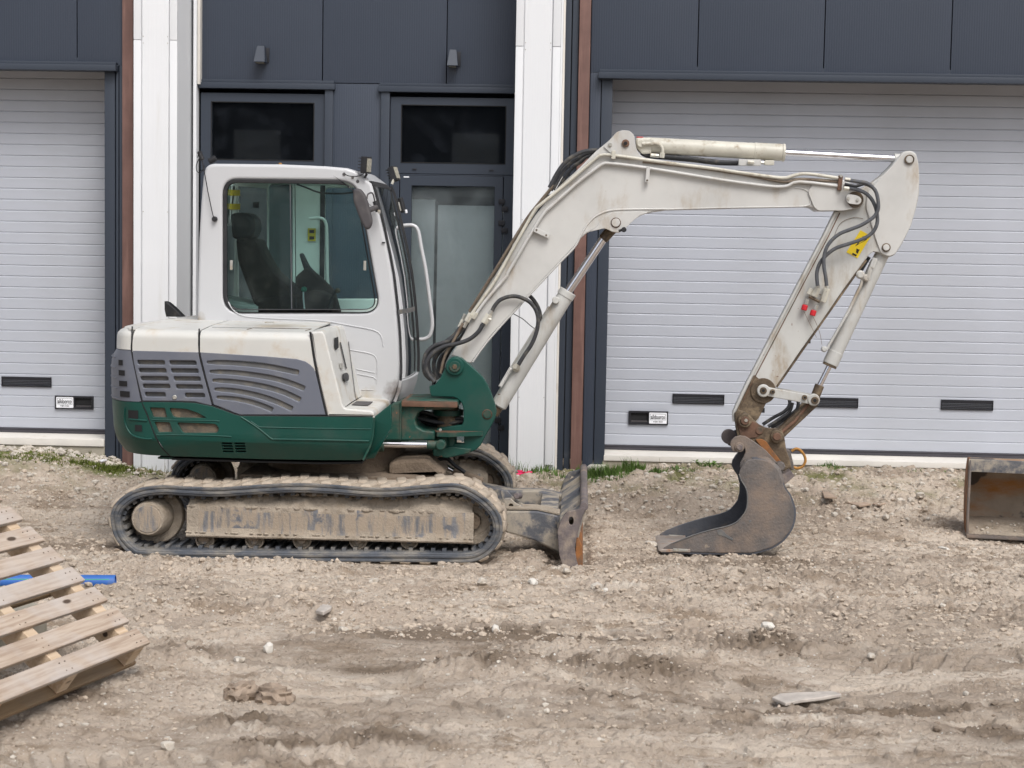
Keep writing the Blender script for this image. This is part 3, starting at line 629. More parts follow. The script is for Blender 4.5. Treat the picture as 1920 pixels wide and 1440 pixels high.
for (x, y) in ((1.02, 2.35), (1.14, 2.32), (1.45, 2.38), (1.62, 2.36), (1.70, 2.35)):
    g = gz(x, y)
    for k in range(16):
        a = r9.random()*6.283; l = .03+.035*r9.random(); d = Vector((math.cos(a), math.sin(a), 0)); s = Vector((-d.y, d.x, 0))*.011; c_ = Vector((x+r9.uniform(-.04, .04), y+r9.uniform(-.02, .02), g+r9.random()*.035))
        v = [bm.verts.new(p) for p in (c_, c_+d*l*.5+s+Vector((0, 0, .015)), c_+d*l+Vector((0, 0, .02)), c_+d*l*.5-s+Vector((0, 0, .012)))]; bm.faces.new(v)
me = bpy.data.meshes.new('weeds'); bm.to_mesh(me); bm.free(); me.materials.append(m_grass); o = bpy.data.objects.new('weeds', me); COL.objects.link(o); o['kind'] = 'stuff'; o['label'] = 'small leafy weeds before the right threshold'

# ================================================================ BUILDING
YF, YC, YD, YB = 2.36, 2.50, 2.88, 2.92      # white columns, garage bay cladding, garage doors, centre bay wall
bld = thing('warehouse', (0, 2.9, 0), 'long anthracite and white clad warehouse front with two grey garage doors and glazed doors', 'building')
def X_(x, y, Y): return P(x, y, Y).x
def Z_(x, y, Y): return P(x, y, Y).z
TOP = 6.2
# left bay cladding, right bay cladding
xl0, xl1 = -10.0, X_(230.8, 60, YC); xbr0, xbr1 = X_(231, 200, YC-.03), X_(250, 200, YC-.03)
zl = Z_(110, 121, YC); zr = Z_(1500, 141, YC)
jl = X_(144.5, 60, YC)
def clad(x0, x1, z0, z1, Y=YC, mat=m_navyrib, th=.08, name='wall_panel'):
    return box(name, x0+.004, x1-.004, Y, Y+th, z0, z1, mat, bld, bev=.004)
clad(jl, xl1, zl, TOP); clad(jl-1.02, jl, zl, TOP); clad(jl-2.04, jl-1.02, zl, TOP); clad(jl-3.06, jl-2.04, zl, TOP); clad(-10, jl-3.06, zl, TOP)
xr0 = X_(1108, 60, YC); js = [X_(1309, 70, YC), X_(1546, 70, YC), X_(1784, 70, YC)]
js += [js[-1]+1.02*k for k in (1, 2, 3)] + [9.0]
clad(xr0, js[0], zr, TOP)
for a, b in zip(js, js[1:]): clad(a, b, zr, TOP)
# backing wall (dark) behind everything, so joints read dark
box('wall_backing', -10, jl+.4, YC+.09, YC+.12, zl+.1, TOP, m_dark, bld, bev=0)
box('wall_backing', xr0+.02, 9, YC+.09, YC+.12, zr+.1, TOP, m_dark, bld, bev=0)
# jambs and side cladding next to the left door
xdl = X_(197, 500, YC)
box('door_jamb', xdl, X_(216, 500, YC), YC-.012, YD+.1, -.2, zl-.03, m_navyframe, bld)
clad(X_(216.5, 500, YC), X_(223, 500, YC), -.2, zl+.02, mat=m_navyframe); clad(X_(223, 500, YC), X_(231, 500, YC), -.2, zl-.001, mat=m_navyframe)
box('corner_trim', X_(231, 500, YC), X_(251.5, 500, YC), YC-.03, YC+.3, -.2, TOP, m_brown, bld)
# beside the right door
box('corner_trim', X_(1078.5, 435, YC), X_(1099.5, 435, YC), YC-.03, YC+.05, -.2, TOP, m_brown, bld)
xdr = X_(1141.5, 500, YC)
clad(X_(1050, 435, YC), X_(1064, 435, YC)+.004, -.2, TOP, mat=m_navyframe); clad(X_(1064, 435, YC)+.004, X_(1078, 435, YC), -.2, TOP, Y=YC+.01, mat=m_navyframe)
clad(X_(1100, 435, YC), X_(1122, 435, YC), -.2, zr-.001, mat=m_navyrib)
box('door_jamb', X_(1122.5, 435, YC), xdr-.001, YC-.012, YC+.09, -.2, zr-.03, m_navyframe, bld)
# lintel flashings
def lintel(px0, px1, yp, Y, zoff, mat=m_navyframe, depth=.09, h=.052):
    x0 = X_(px0, yp, Y) if px0 is not None else -10; x1 = X_(px1, yp, Y) if px1 is not None else 9
    o = box('lintel_flashing', x0, x1, Y-depth, Y+.02, zoff-.055, zoff-.005, mat, bld, bev=.006)
    box('drip_edge', x0+.01, x1-.01, Y-depth*.55, Y-.002, zoff-.003, zoff+.022, mat, bld, bev=.003)
    return o
lintel(None, 222, 122, YC, zl); lintel(1122, None, 140, YC, zr)
# soffits over the recessed doors
box('door_soffit', -10, xdl-.001, YC+.001, YD+.1, zl-.02, zl+.06, m_navyframe, bld, bev=0)
box('door_soffit', xdr, 9, YC+.001, YD+.1, zr-.02, zr+.06, m_navyframe, bld, bev=0)
# --- garage doors
def slat_mesh(x0, x1, h):
    "one rib band: softly crowned, deep rounded groove under it"
    y = [(.005, .0), (.001, .004), (0, h-.010), (.0025, h-.005), (.0065, h-.001), (.03, h-.0005), (.03, 0)]
    bm = bmesh.new(); A = [bm.verts.new((x0, a, z)) for a, z in y]; B = [bm.verts.new((x1, a, z)) for a, z in y]; n = len(y)
    for i in range(n): bm.faces.new((A[i], A[(i+1) % n], B[(i+1) % n], B[i]))
    bm.faces.new(A[::-1]); bm.faces.new(B); bmesh.ops.recalc_face_normals(bm, faces=bm.faces[:])
    me = bpy.data.meshes.new('slat'); bm.to_mesh(me); bm.free(); me.materials.append(m_slat); return me
def garage(label, x0, x1, zb, ztop, pitch, labelx):
    g = bpy.data.objects.new('garage_door', None); COL.objects.link(g); g.location = ((x0+x1)/2, YD, zb); g['label'] = label
    g.parent = bld; g.matrix_parent_inverse = WL[bld.name].inverted(); WL[g.name] = Matrix.Translation(g.location)
    me = slat_mesh(x0, x1, pitch); n = int(math.ceil((ztop-zb)/pitch))
    for k in range(n):
        o = bpy.data.objects.new('slat', me); COL.objects.link(o); o.location = (0, YD, zb+.0+k*pitch); o.parent = g; o.matrix_parent_inverse = WL[g.name].inverted()
    box('bottom_seal', x0, x1, YD-.006, YD+.03, zb-.040, zb-.012, m_seal, g, bev=.006); box('bottom_rail', x0, x1, YD-.012, YD+.03, zb-.011, zb-.0005, m_seal, g, bev=.003)
    return g
pit = .0952
zbR = Z_(1500, 842, YD); zbL = Z_(100, 803.5, YD)
xjl = X_(197.5, 500, YD); xjr = X_(1139, 500, YD)
pitL = (Z_(100, 500, YD)-Z_(100, 586.2, YD))/4
gR = garage('right garage door, closed, with three vents and the handle box on its left', xjr-.0, 8.9, zbR, zr+.05, pit, 1)
gL = garage('left garage door, partly outside the picture, with its handle box on its right', -10, xjl+.02, zbL, zl+.05, pit, 0)
def vent(px, g):
    x0, y0, x1, y1 = px; cx, cy = (x0+x1)/2, (y0+y1)/2
    X0, X1, Zb, Zt = X_(x0, cy, YD), X_(x1, cy, YD), Z_(cx, y1, YD), Z_(cx, y0, YD)
    fr = platexz('vent', [(X0, Zb), (X1, Zb), (X1, Zt), (X0, Zt)], YD-.014, .013, m_blackpl, g, .002,
                 [[(X0+.008, z), (X1-.008, z), (X1-.008, z+.008), (X0+.008, z+.008)] for z in [Zb+.011+.0135*k for k in range(int((Zt-Zb-.02)/.0135))]])
    return fr
vent((1261, 739, 1358, 757.5), gR); vent((1512, 745.5, 1609, 764), gR); vent((1764, 750, 1862, 769), gR); vent((3.5, 706.5, 97, 725), gL); 
for k in (1, 2, 3):
    dx = X_(1862, 760, YD)-X_(1609, 755, YD)
def handle(px, sx, g, right):
    x0, y0, x1, y1 = px; cx, cy = (x0+x1)/2, (y0+y1)/2
    X0, X1, Zb, Zt = X_(x0, cy, YD), X_(x1, cy, YD), Z_(cx, y1, YD), Z_(cx, y0, YD); w = X1-X0
    hx0, hx1 = (X0+.018, X0+w*.49) if right else (X0+w*.53, X1-.018)
    platexz('pull_handle', [(X0, Zb), (X1, Zb), (X1, Zt), (X0, Zt)], YD-.022, .02, m_blackpl, g, .004, [[(hx0, Zb+.02), (hx1, Zb+.02), (hx1, Zt-.02), (hx0, Zt-.02)]])
    box('handle_recess', hx0-.004, hx1+.004, YD-.002, YD+.004, Zb+.01, Zt-.01, m_dark, g, bev=0)
    box('handle_grip', hx0+.004, hx1-.004, YD-.018, YD-.004, Zb+.022, Zb+.034, m_plasticgrey, g, bev=.003)
    s0, s1 = X_(sx[0], cy, YD), X_(sx[1], cy, YD); zc = (Zb+Zt)/2; hh = (Zt-Zb)*.40
    platexz('sign', rp([(s0, zc-hh), (s1, zc-hh), (s1, zc+hh), (s0, zc+hh)], .006), YD-.0262, .004, m_signw, g, .0008)
    sw = s1-s0; scx = (s0+s1)/2
    b0, b1, c0, c1 = s0+sw*.06, s1-sw*.06, zc-hh*.35, zc+hh*.80
    platexz('sign_border', [(b0, c0), (b1, c0), (b1, c1), (b0, c1)], YD-.0270, .001, m_blackink, g, .0001, [[(b0+.0022, c0+.0022), (b1-.0022, c0+.0022), (b1-.0022, c1-.0022), (b0+.0022, c1-.0022)]])
    t = textmesh('lettering', 'alldoorco', scx, (c0+c1)/2-.001, YD-.0270, hh*1.02, .0, m_blackink, g)
    bpy.data.objects.remove(t)
    cu = textmesh('lettering', 'alldoorco', 0, 0, 0, 1, 1, m_blackink, None); wx = max(v.co.x for v in cu.data.vertices)-min(v.co.x for v in cu.data.vertices); bpy.data.objects.remove(cu)
    textmesh('lettering', 'alldoorco', scx, (c0+c1)/2-.002, YD-.0270, hh*1.12, sw*.80/(wx*hh*1.12), m_blackink, g)
    textmesh('lettering', '+31 (0)412 - 474 38 44', scx, zc-hh*.66, YD-.0270, hh*.36, .50, m_blackink, g)
handle((1178.5, 770.5, 1252.5, 796), (1217, 1250), gR, True)
handle((104, 742, 176, 767), (107, 139), gL, False)
# thresholds and plinths under the doors
box('threshold', xjr-.001, 8.9, YC-.03, YD+.2, zbR-.088, zbR-.042, m_sill, bld, bev=.004)
box('plinth', xjr-.01, 8.9, YC-.015, YD+.2, -.3, zbR-.090, m_conc, bld, bev=.004)
box('threshold', -10, xdl-.002, YC-.03, YD+.2, zbL-.100, zbL-.042, m_sill, bld, bev=.004)
box('plinth', -10, xdl-.002, YC-.015, YD+.2, -.3, zbL-.102, m_conc, bld, bev=.004)

# --- white columns
def column(xa, xb, yref, ze, holes):
    XA, XB = X_(xa, yref, YF), X_(xb, yref, YF); w = XB-XA
    box('column_core', XA+.003, XB-.003, YF+.02, YB+.25, -.3, TOP, m_wrib, bld, bev=.003)
    zj = Z_((xa+xb)/2, ze, YF); f = .062
    for (a, b, z0, z1) in ((XA, XA+f, -.3, zj-.002), (XA, XA+f, zj+.002, TOP), (XB-f-.002, XB, -.3 if not holes else Z_(1028, 872, YF), zj-.002), (XB-f-.002, XB, zj+.002, TOP)):
        box('column_trim', a, b, YF-.004, YF+.03, z0, z1, m_wclad, bld, bev=.004)
    platexz('column_face', [(XA+f+.008, -.3), (XB-f-.010, -.3), (XB-f-.010, TOP), (XA+f+.008, TOP)], YF+.005, .02, m_wrib, bld, .006)
    for xx in (XA+f+.018, XB-f-.020):
        for zz in (zj+.03, zj-.025, zj-1.42, zj-2.9):
            bm = bmesh.new(); lathe_y(bm, xx, zz, [(.0005, YF+.001), (.004, YF+.002), (.005, YF+.02)], 10); bm_done('screw', bm, m_zinc, bld)
    return XA, XB
cl = column(250.5, 331.8, 400, 75, False); cr = column(961.5, 1045, 400, 87, True)
# the right column also carries a narrow return trim and the drain pipe end below its cover strip
box('column_return', cr[1]+.001, cr[1]+.018, YF+.012, YF+.12, -.3, TOP, m_wclad, bld, bev=.002); box('column_return', cr[1]+.019, cr[1]+.036, YF+.03, YF+.14, -.3, TOP, m_sill, bld, bev=.003)
qa = P(1027, 880, YF+.02); tube('drain_pipe', [(qa.x, YF+.045, -.3), (qa.x, YF+.045, Z_(1027, 868, YF))], .021, m_orange if False else m_yellowold, bld, n=14, smoothn=0)
# reveal strips on the right flank of the left column
box('column_return', X_(363, 400, YB-.06), X_(369, 400, YB-.06), YB-.09, YB+.02, -.3, TOP, m_wclad, bld, bev=.004)
box('column_return', X_(369.6, 400, YB-.06), X_(375.0, 400, YB-.06), YB-.075, YB+.02, Z_(372, 158, YB-.06), TOP, m_sill, bld, bev=.004)
# --- centre bay
cx0, cx1 = X_(362, 100, YB), X_(975, 100, YB)
zcl, zcr = Z_(500, 160, YB), Z_(840, 165, YB)
j1, j2 = X_(605, 80, YB), X_(838, 80, YB); xm0, xm1 = X_(629, 400, YB), X_(712, 400, YB)
clad(cx0, j1, zcl+.01, TOP, YB); clad(j1, j2, zcl+.03, TOP, YB, m_navyrib); clad(j2, cx1, zcr+.01, TOP, YB)
xw0 = X_(375, 300, YB); 
clad(xm0-.10, xm1+.02, -.3, zcl+.024, YB+.002, m_navyrib)
box('wall_backing', cx0, cx1, YB+.10, YB+.12, zcl, TOP, m_dark, bld, bev=0)
lintel(372, 629, 165, YB, zcl+.022, depth=.05); lintel(710, 972, 173, YB, zcr+.012, depth=.05)
box('door_jamb', X_(609, 300, YB), X_(624, 300, YB), YB-.03, YB+.06, -.3, zcl-.035, m_navyframe, bld); box('door_jamb', X_(714, 300, YB), X_(730, 300, YB), YB-.03, YB+.06, -.3, zcr-.045, m_navyframe, bld)
def glazed(xa, xb, ga, gb, zt, gt, gbot, leafy, side):
    "frame with a transom pane above a glazed door leaf; pixel measures on plane YB"
    yr = 300; X0, X1 = X_(xa, yr, YB), X_(xb, yr, YB); G0, G1 = X_(ga, yr, YB), X_(gb, yr, YB)
    cx = (ga+gb)/2; zt_, gt_, gb_ = Z_(cx, zt, YB), Z_(cx, gt, YB), Z_(cx, gbot, YB); zl_ = Z_(cx, leafy, YB)
    fr = platexz('window_frame', [(X0, zl_+.004), (X1, zl_+.004), (X1, zt_), (X0, zt_)], YB+.0, .07, m_navyframe, bld, .003, [[(G0, gb_), (G1, gb_), (G1, gt_), (G0, gt_)]])
    platexz('glazing_bead', [(G0-.004, gb_-.004), (G1+.004, gb_-.004), (G1+.004, gt_+.004), (G0-.004, gt_+.004)], YB-.004, .003, m_dark, fr, .001, [[(G0+.004, gb_+.004), (G1-.004, gb_+.004), (G1-.004, gt_-.004), (G0+.004, gt_-.004)]])
    box('pane', G0, G1, YB+.035, YB+.041, gb_, gt_, m_wglass, fr, bev=0)
    for fx in (.13, .87):
        xx = G0+(G1-G0)*fx; box('drain_cap', xx-.018, xx+.018, YB-.008, YB, gb_-.062, gb_-.050, m_blackpl, fr, bev=.002)
    return X0, X1, G0, G1, zl_, fr
w1 = glazed(376, 610, 396, 588, 175, 192, 300, 322, 0)
w2 = glazed(731, 964, 752, 947, 183, 198, 306, 327.5, 1)
def leaf(W, ga, gb, gtop, gbot, hinges, label):
    X0, X1, _, _, zl_, _ = W
    platexz('door_frame', [(X0, -.3), (X1, -.3), (X1, zl_), (X0, zl_)], YB+.0, .07, m_navyframe, bld, .001, [[(X0+.085, -.1), (X1-.085, -.1), (X1-.085, zl_-.010), (X0+.085, zl_-.010)]])
    G0, G1 = X_(ga, 500, YB), X_(gb, 500, YB); gt = Z_((ga+gb)/2, gtop, YB); gb_ = Z_((ga+gb)/2, gbot, YB)
    L_ = platexz('glass_door', [(X0+.092, .02), (X1-.092, .02), (X1-.092, zl_-.012), (X0+.092, zl_-.012)], YB-.004, .06, m_navyframe, bld, .003, [[(G0, gb_), (G1, gb_), (G1, gt), (G0, gt)]], label=label)
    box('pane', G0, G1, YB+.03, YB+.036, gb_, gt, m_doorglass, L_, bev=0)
    for y in hinges:
        for dy, dx in ((0, 0), (14, .035)):
            zz = Z_(940, y+dy, YB); xx = X1-.092+dx*.8
            box('hinge', xx-.035, xx+.02, YB-.022, YB-.005, zz-.022, zz+.022, m_blackpl, L_, bev=.004)
    return L_
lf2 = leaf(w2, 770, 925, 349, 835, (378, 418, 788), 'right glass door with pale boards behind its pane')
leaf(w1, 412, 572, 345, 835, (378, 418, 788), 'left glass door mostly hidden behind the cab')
o = boxpx('label_plate', (757, 330.5, 767, 333), YB-.007, .002, m_signw, lf2, bev=0)
# room behind
xi0, xi1 = cx0-.5, cx1+.3
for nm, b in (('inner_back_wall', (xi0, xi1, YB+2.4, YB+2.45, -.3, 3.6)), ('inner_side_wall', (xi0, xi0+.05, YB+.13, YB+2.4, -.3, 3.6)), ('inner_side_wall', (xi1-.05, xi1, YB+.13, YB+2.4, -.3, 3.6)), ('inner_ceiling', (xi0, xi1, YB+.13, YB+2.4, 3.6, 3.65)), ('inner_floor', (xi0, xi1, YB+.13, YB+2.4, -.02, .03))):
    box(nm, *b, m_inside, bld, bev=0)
# roof and flanks of the hall
box('roof', -10, 9, YC+.13, 14, TOP-.05, TOP+.1, m_navyframe, bld, bev=0); box('side_wall', -10, -9.9, YC+.13, 14, -.3, TOP-.06, m_navyframe, bld, bev=0); box('side_wall', 8.9, 9, YC+.13, 14, -.3, TOP-.06, m_navyframe, bld, bev=0)
box('rear_wall', -9.9, 8.9, 13.9, 14, -.3, TOP-.06, m_navyframe, bld, bev=0)
box('inner_wall', -9.9, cx0-.02, YD+.34, YD+.36, -.3, TOP-.06, m_dark, bld, bev=0); box('inner_wall', cx1+.02, 8.9, YD+.34, YD+.36, -.3, TOP-.06, m_dark, bld, bev=0)
# boards leaning inside, behind the right door's pane
def board(px, Y, label):
    xa, ya, xb, yb = px; X0, X1 = X_(xa, 450, Y), X_(xb, 450, Y); Z1 = Z_((xa+xb)/2, ya, Y)
    bm = bmesh.new(); bm_box(bm, X0, X1, Y, Y+.04, .03, Z1, .003); 
    for v in bm.verts: v.co.y += (v.co.z-.03)*.035
    o = bm_done('board', bm, m_boardpale); o['label'] = label; o['category'] = 'board'; o['group'] = 'pale boards leaning inside the glass door'
board((745, 373, 813, 800), YB+.17, 'narrow pale board leaning inside the glass door, taller left one')
board((819, 385, 945, 800), YB+.19, 'wide pale board leaning inside the glass door, lower right one')
# wall lamps
def lamp(px, label):
    x0, y0, x1, y1 = px; cx = (x0+x1)/2; X0, X1 = X_(x0, y0, YB-.1), X_(x1, y0, YB-.1); Zt, Zb = Z_(cx, y0, YB-.1), Z_(cx, y1, YB-.1); w = X1-X0; c = (X0+X1)/2
    t = thing('wall_lamp', (c, YB, Zb), label, 'wall lamp', 'dark wedge lamps on the wall')
    bm = bmesh.new(); prof = []
    tw, bw = w*.30, w*.46
    v = [bm.verts.new(p) for p in ((c-tw, YB-.07, Zt), (c+tw, YB-.07, Zt), (c+tw, YB-.012, Zt), (c-tw, YB-.012, Zt), (c-bw, YB-.14, Zb), (c+bw, YB-.14, Zb), (c+bw, YB-.012, Zb), (c-bw, YB-.012, Zb))]
    for f in ((0, 1, 2, 3), (4, 7, 6, 5), (0, 4, 5, 1), (1, 5, 6, 2), (2, 6, 7, 3), (3, 7, 4, 0)): bm.faces.new([v[i] for i in f])
    bmesh.ops.bevel(bm, geom=bm.edges[:], offset=.004, segments=2, affect='EDGES'); bm_done('lamp_shade', bm, m_navyframe, t)
    box('mounting_plate', c-bw+.01, c+bw+.015, YB-.014, YB-.001, Zb+.01, Zt-.01, m_blackpl, t, bev=.003)
    box('lamp_glass', c-bw+.015, c+bw-.015, YB-.12, YB-.03, Zb-.004, Zb-.0008, m_lens, t, bev=0)
lamp((476, 85, 499, 117), 'wall lamp left of the panel joint, above the left window')
lamp((838, 92, 860, 124), 'wall lamp on the right, above the glass door')
# --- things in front: pallet
A = PZ(252, 1248, -.035); B = PZ(0, 1352, -.035); u = (B-A).normalized(); nh = Vector((-abs(u.y), abs(u.x), 0)) if True else None
nh = Vector((u.y, -u.x, 0)); nh = nh if nh.x < 0 else -nh
th = math.radians(37); v = nh*math.cos(th)+Vector((0, 0, math.sin(th))); n = v.cross(u); n = n if n.z > 0 else -n
RM = Matrix((u, -v if u.cross(v).dot(n) < 0 else v, n)).transposed()
pal = thing('wooden_pallet', A, 'weathered wooden pallet leaning at the left edge with its lowest long board on the mud', 'pallet')
pal.rotation_euler = RM.to_euler(); sgn = -1 if (u.cross(v).dot(n) < 0) else 1
def pb(name, u0, u1, v0, v1, n0, n1, mat, bow=0):
    bm = bmesh.new(); a, b = sgn*v0, sgn*v1; bm_box(bm, u0, u1, min(a, b), max(a, b), n0, n1, .0025, 1)
    o = bm_done(name, bm, mat); o.parent = pal; return o
rp_ = random.Random(5)
for k in range(8):
    e = rp_.uniform(-.006, .006)
    o = pb('deck_board', e, 1.2+e, k*.1445+rp_.uniform(-.004, .004), k*.1445+.098, .128, .149, m_deck); o.rotation_euler = (0, 0, rp_.uniform(-.004, .004))
    for su in (.055, .09, .60, .64, 1.14):
        for sv in (.025, .07):
            bm = bmesh.new(); bm_tube(bm, [(su+rp_.uniform(-.008, .008), sgn*(k*.1445+sv), .146), (su, sgn*(k*.1445+sv), .1503)], .0032, 8); q = bm_done('nail', bm, m_grime); q.parent = o; q.matrix_parent_inverse = Matrix.Identity(4)
for s0 in (.03, .555, 1.08):
    pb('stringer', s0, s0+.075, .004, 1.10, .024, .1265, m_strg)
for v0 in (.0, .50, 1.0): pb('bottom_board', 0.0, 1.2, v0, v0+.10, .0, .0225, m_under)
# concrete ring the pallet leans on, seen grey through the slots
cq = PZ(-75, 1236, -.11)
bm = bmesh.new(); pr = [(.0, .0), (.34, .0), (.36, .02), (.36, .20), (.34, .22), (.0, .22)]
rings = []
for r_, z_ in pr[1:-1]: rings.append([bm.verts.new((r_*math.cos(a), r_*math.sin(a), z_)) for a in [2*math.pi*k/48 for k in range(48)]])
for Aa, Bb in zip(rings, rings[1:]):
    for k in range(48): bm.faces.new((Aa[k], Aa[(k+1) % 48], Bb[(k+1) % 48], Bb[k]))
bm.faces.new(rings[0]); bm.faces.new(rings[-1]); o = bm_done('concrete_disc', bm, m_conc); o.location = (cq.x, cq.y+.15, -.13)
o['label'] = 'round grey concrete cover lying under the leaning pallet'; o['category'] = 'concrete cover'
# blue pipe
pe = PZ(207, 1092, -.07); pr_ = .041
pp = thing('water_pipe', (pe.x+.03, pe.y, gz(pe.x-.3, pe.y)+pr_+.02), 'blue plastic pipe with green stripes poking out from behind the pallet', 'pipe')
L0 = pp.location; bm = bmesh.new(); rr = [(pr_-.006, -.15), (pr_-.006, 0), (pr_, .0), (pr_, -3.0)]
rings = [[bm.verts.new((x_, r_*math.sin(a), r_*math.cos(a))) for a in [2*math.pi*k/32 for k in range(32)]] for r_, x_ in rr]
for i, (Aa, Bb) in enumerate(zip(rings, rings[1:])):
    for k in range(32): bm.faces.new((Aa[k], Aa[(k+1) % 32], Bb[(k+1) % 32], Bb[k])).material_index = 0
o = bm_done('pipe_wall', bm, m_blue); o.parent = pp
bm = bmesh.new(); bm_tube(bm, [(-.012, 0, 0), (-.008, 0, 0)], pr_-.0065, 28); o = bm_done('end_cap', bm, m_bluein); o.parent = pp
for a in (-.5, .55, -1.5, -2.6):
    bm = bmesh.new(); q0, q1 = a-.06, a+.06; rr_ = pr_+.0006
    vs = [bm.verts.new((x_, -rr_*math.cos(q), rr_*math.sin(q)*1.0)) for x_ in (-.03, -3.0) for q in (q0, a, q1)]
    bm.faces.new((vs[0], vs[1], vs[4], vs[3])); bm.faces.new((vs[1], vs[2], vs[5], vs[4])); o = bm_done('stripe', bm, m_pgreen); o.parent = pp
pp.rotation_euler = (0, 0, .12)
# empty bucket standing at the right edge, open side to the camera
YK = PZ(1812, 1008, -.11).y
bk = thing('loader_bucket', (P(1812, 1008, YK).x, YK, -.11), 'rusty empty digging bucket lying open towards the camera at the right edge', 'bucket')
def bpx(x, y, dy=0): q = P(x, y, YK); return (q.x, q.z)
x0_, zb_ = bpx(1812, 1004); _, zt_ = bpx(1812, 862); x1_ = x0_+1.15
H = zt_-zb_
prof = [(0, 0), (.10, -.005), (.30, .015), (.42, .08), (.48, .20), (.46, .34), (.38, .45), (.24, H*.98), (.06, H), (.0, H)]   # (depth, height) of shell
prof_s = [tuple(q[:2]) for q in crom3([Vector((a, b, 0)) for a, b in prof], 4)]
bm = bmesh.new(); th_ = .012
for (xa, xb) in ((x0_+.012, x1_-.012),):
    r1 = [[bm.verts.new((x, YK+d, zb_+h)) for d, h in prof_s] for x in np.linspace(xa, xb, 6)]
    for Aa, Bb in zip(r1, r1[1:]):
        for i in range(len(prof_s)-1): bm.faces.new((Aa[i], Aa[i+1], Bb[i+1], Bb[i]))
bmesh.ops.recalc_face_normals(bm, faces=bm.faces[:]); bmesh.ops.solidify(bm, geom=bm.faces[:], thickness=th_)
bm_done('bucket_shell', bm, m_orange, bk).data.materials[0] = M('rust_streaked_bucket_inside', (.30, .25, .195), .8, metal=.0, var=.2, vs=3, dirt=(.33, .15, .045), damt=.43, dscale=3.2, dstretch=(.5, 1, 1.6), spots=(.085, .075, .07), samt=.55, sscale=3.5, bump=.3)
for xs in (x0_, x1_-.014):
    sd_ = [(YK+d, zb_+h) for d, h in prof_s]
    bm = bmesh.new(); vv = [bm.verts.new((xs, y, z)) for y, z in sd_]; vw = [bm.verts.new((xs+.014, y, z)) for y, z in sd_]
    nn = len(vv); bm.faces.new(vv); bm.faces.new(vw[::-1])
    for i in range(nn): bm.faces.new((vv[i], vv[(i+1) % nn], vw[(i+1) % nn], vw[i]))
    bm_done('side_plate', bm, m_orange, bk)
    tube('side_lip', [(xs+.007, YK-.004, zb_+.0), (xs+.002, YK-.02, zb_+.12), (xs+.004, YK-.018, zb_+.34), (xs+.007, YK-.004, zb_+H)], .011, m_steel, bk)
box('cutting_edge', x0_-.002, x1_+.002, YK-.06, YK+.02, zb_-.008, zb_+.014, m_steel, bk, bev=.004)
box('top_lip', x0_-.004, x1_+.004, YK-.014, YK+.012, zb_+H-.085, zb_+H+.006, m_bluesteel, bk, bev=.006)
r7 = np.random.default_rng(3); nq = 260; xx = x0_+.03+r7.random(nq)*1.05; yq = YK+.02+.36*r7.random(nq)
bm = bmesh.new()
rr1 = [[bm.verts.new((x, YK+.0+d, zb_+.012+.006*random.random()+(.07*(d/.4)**1.6 if d > .0 else 0))) for d in np.linspace(-.01, .42, 16)] for x in np.linspace(x0_+.015, x1_-.015, 60)]
for Aa, Bb in zip(rr1, rr1[1:]):
    for i in range(15): bm.faces.new((Aa[i], Aa[i+1], Bb[i+1], Bb[i]))
bm_done('spilled_soil', bm, m_mud, bk)
for k in range(46):
    px_, py_ = x0_+.05+r7.random()*1.0, YK+.02+.3*r7.random(); V, F = V1, F1; s_ = .006+.014*r7.random()**2
    if k == 0: bmS = bmesh.new()
    vs = [bmS.verts.new((px_+a*s_*(.8+.4*r7.random()), py_+b*s_, zb_+.022+(.07*((py_-YK)/.4)**1.6)+c*s_*.7)) for a, b, c in V]
    for f in F: bmS.faces.new([vs[i] for i in f])
o = bm_done('pebbles_in_bucket', bmS, m_stone, bk, smooth=20); o['kind'] = 'stuff'

bk.rotation_euler = (0, 0, -.165)

# the hall across the yard, seen only as reflections in the panes
op = thing('opposite_hall', (0, -44, 0), 'dark hall across the yard with pale roller doors, mirrored in the window panes', 'building')
box('wall', -40, 40, -52, -44, -1, 8.5, m_navyframe, op, bev=0)
for k in range(9):
    x = -34+8*k; box('roller_door', x, x+4.2, -44.0, -43.9, -1, 3.4, m_slat, op, bev=0); box('window', x+5.2, x+6.9, -44.0, -43.93, 3.9, 6.2, m_boardpale, op, bev=0)

# ================================================================ EXCAVATOR
EX = thing('excavator', (-1.74, 0, -.11), 'green and white crawler excavator with its arm stretched right and bucket on the ground', 'excavator')
YN = -.95           # near flank of the upper body
YCB = -.05          # near flank of the cab
YBM = -.26          # near flank of the boom
rnd = random.Random(21)
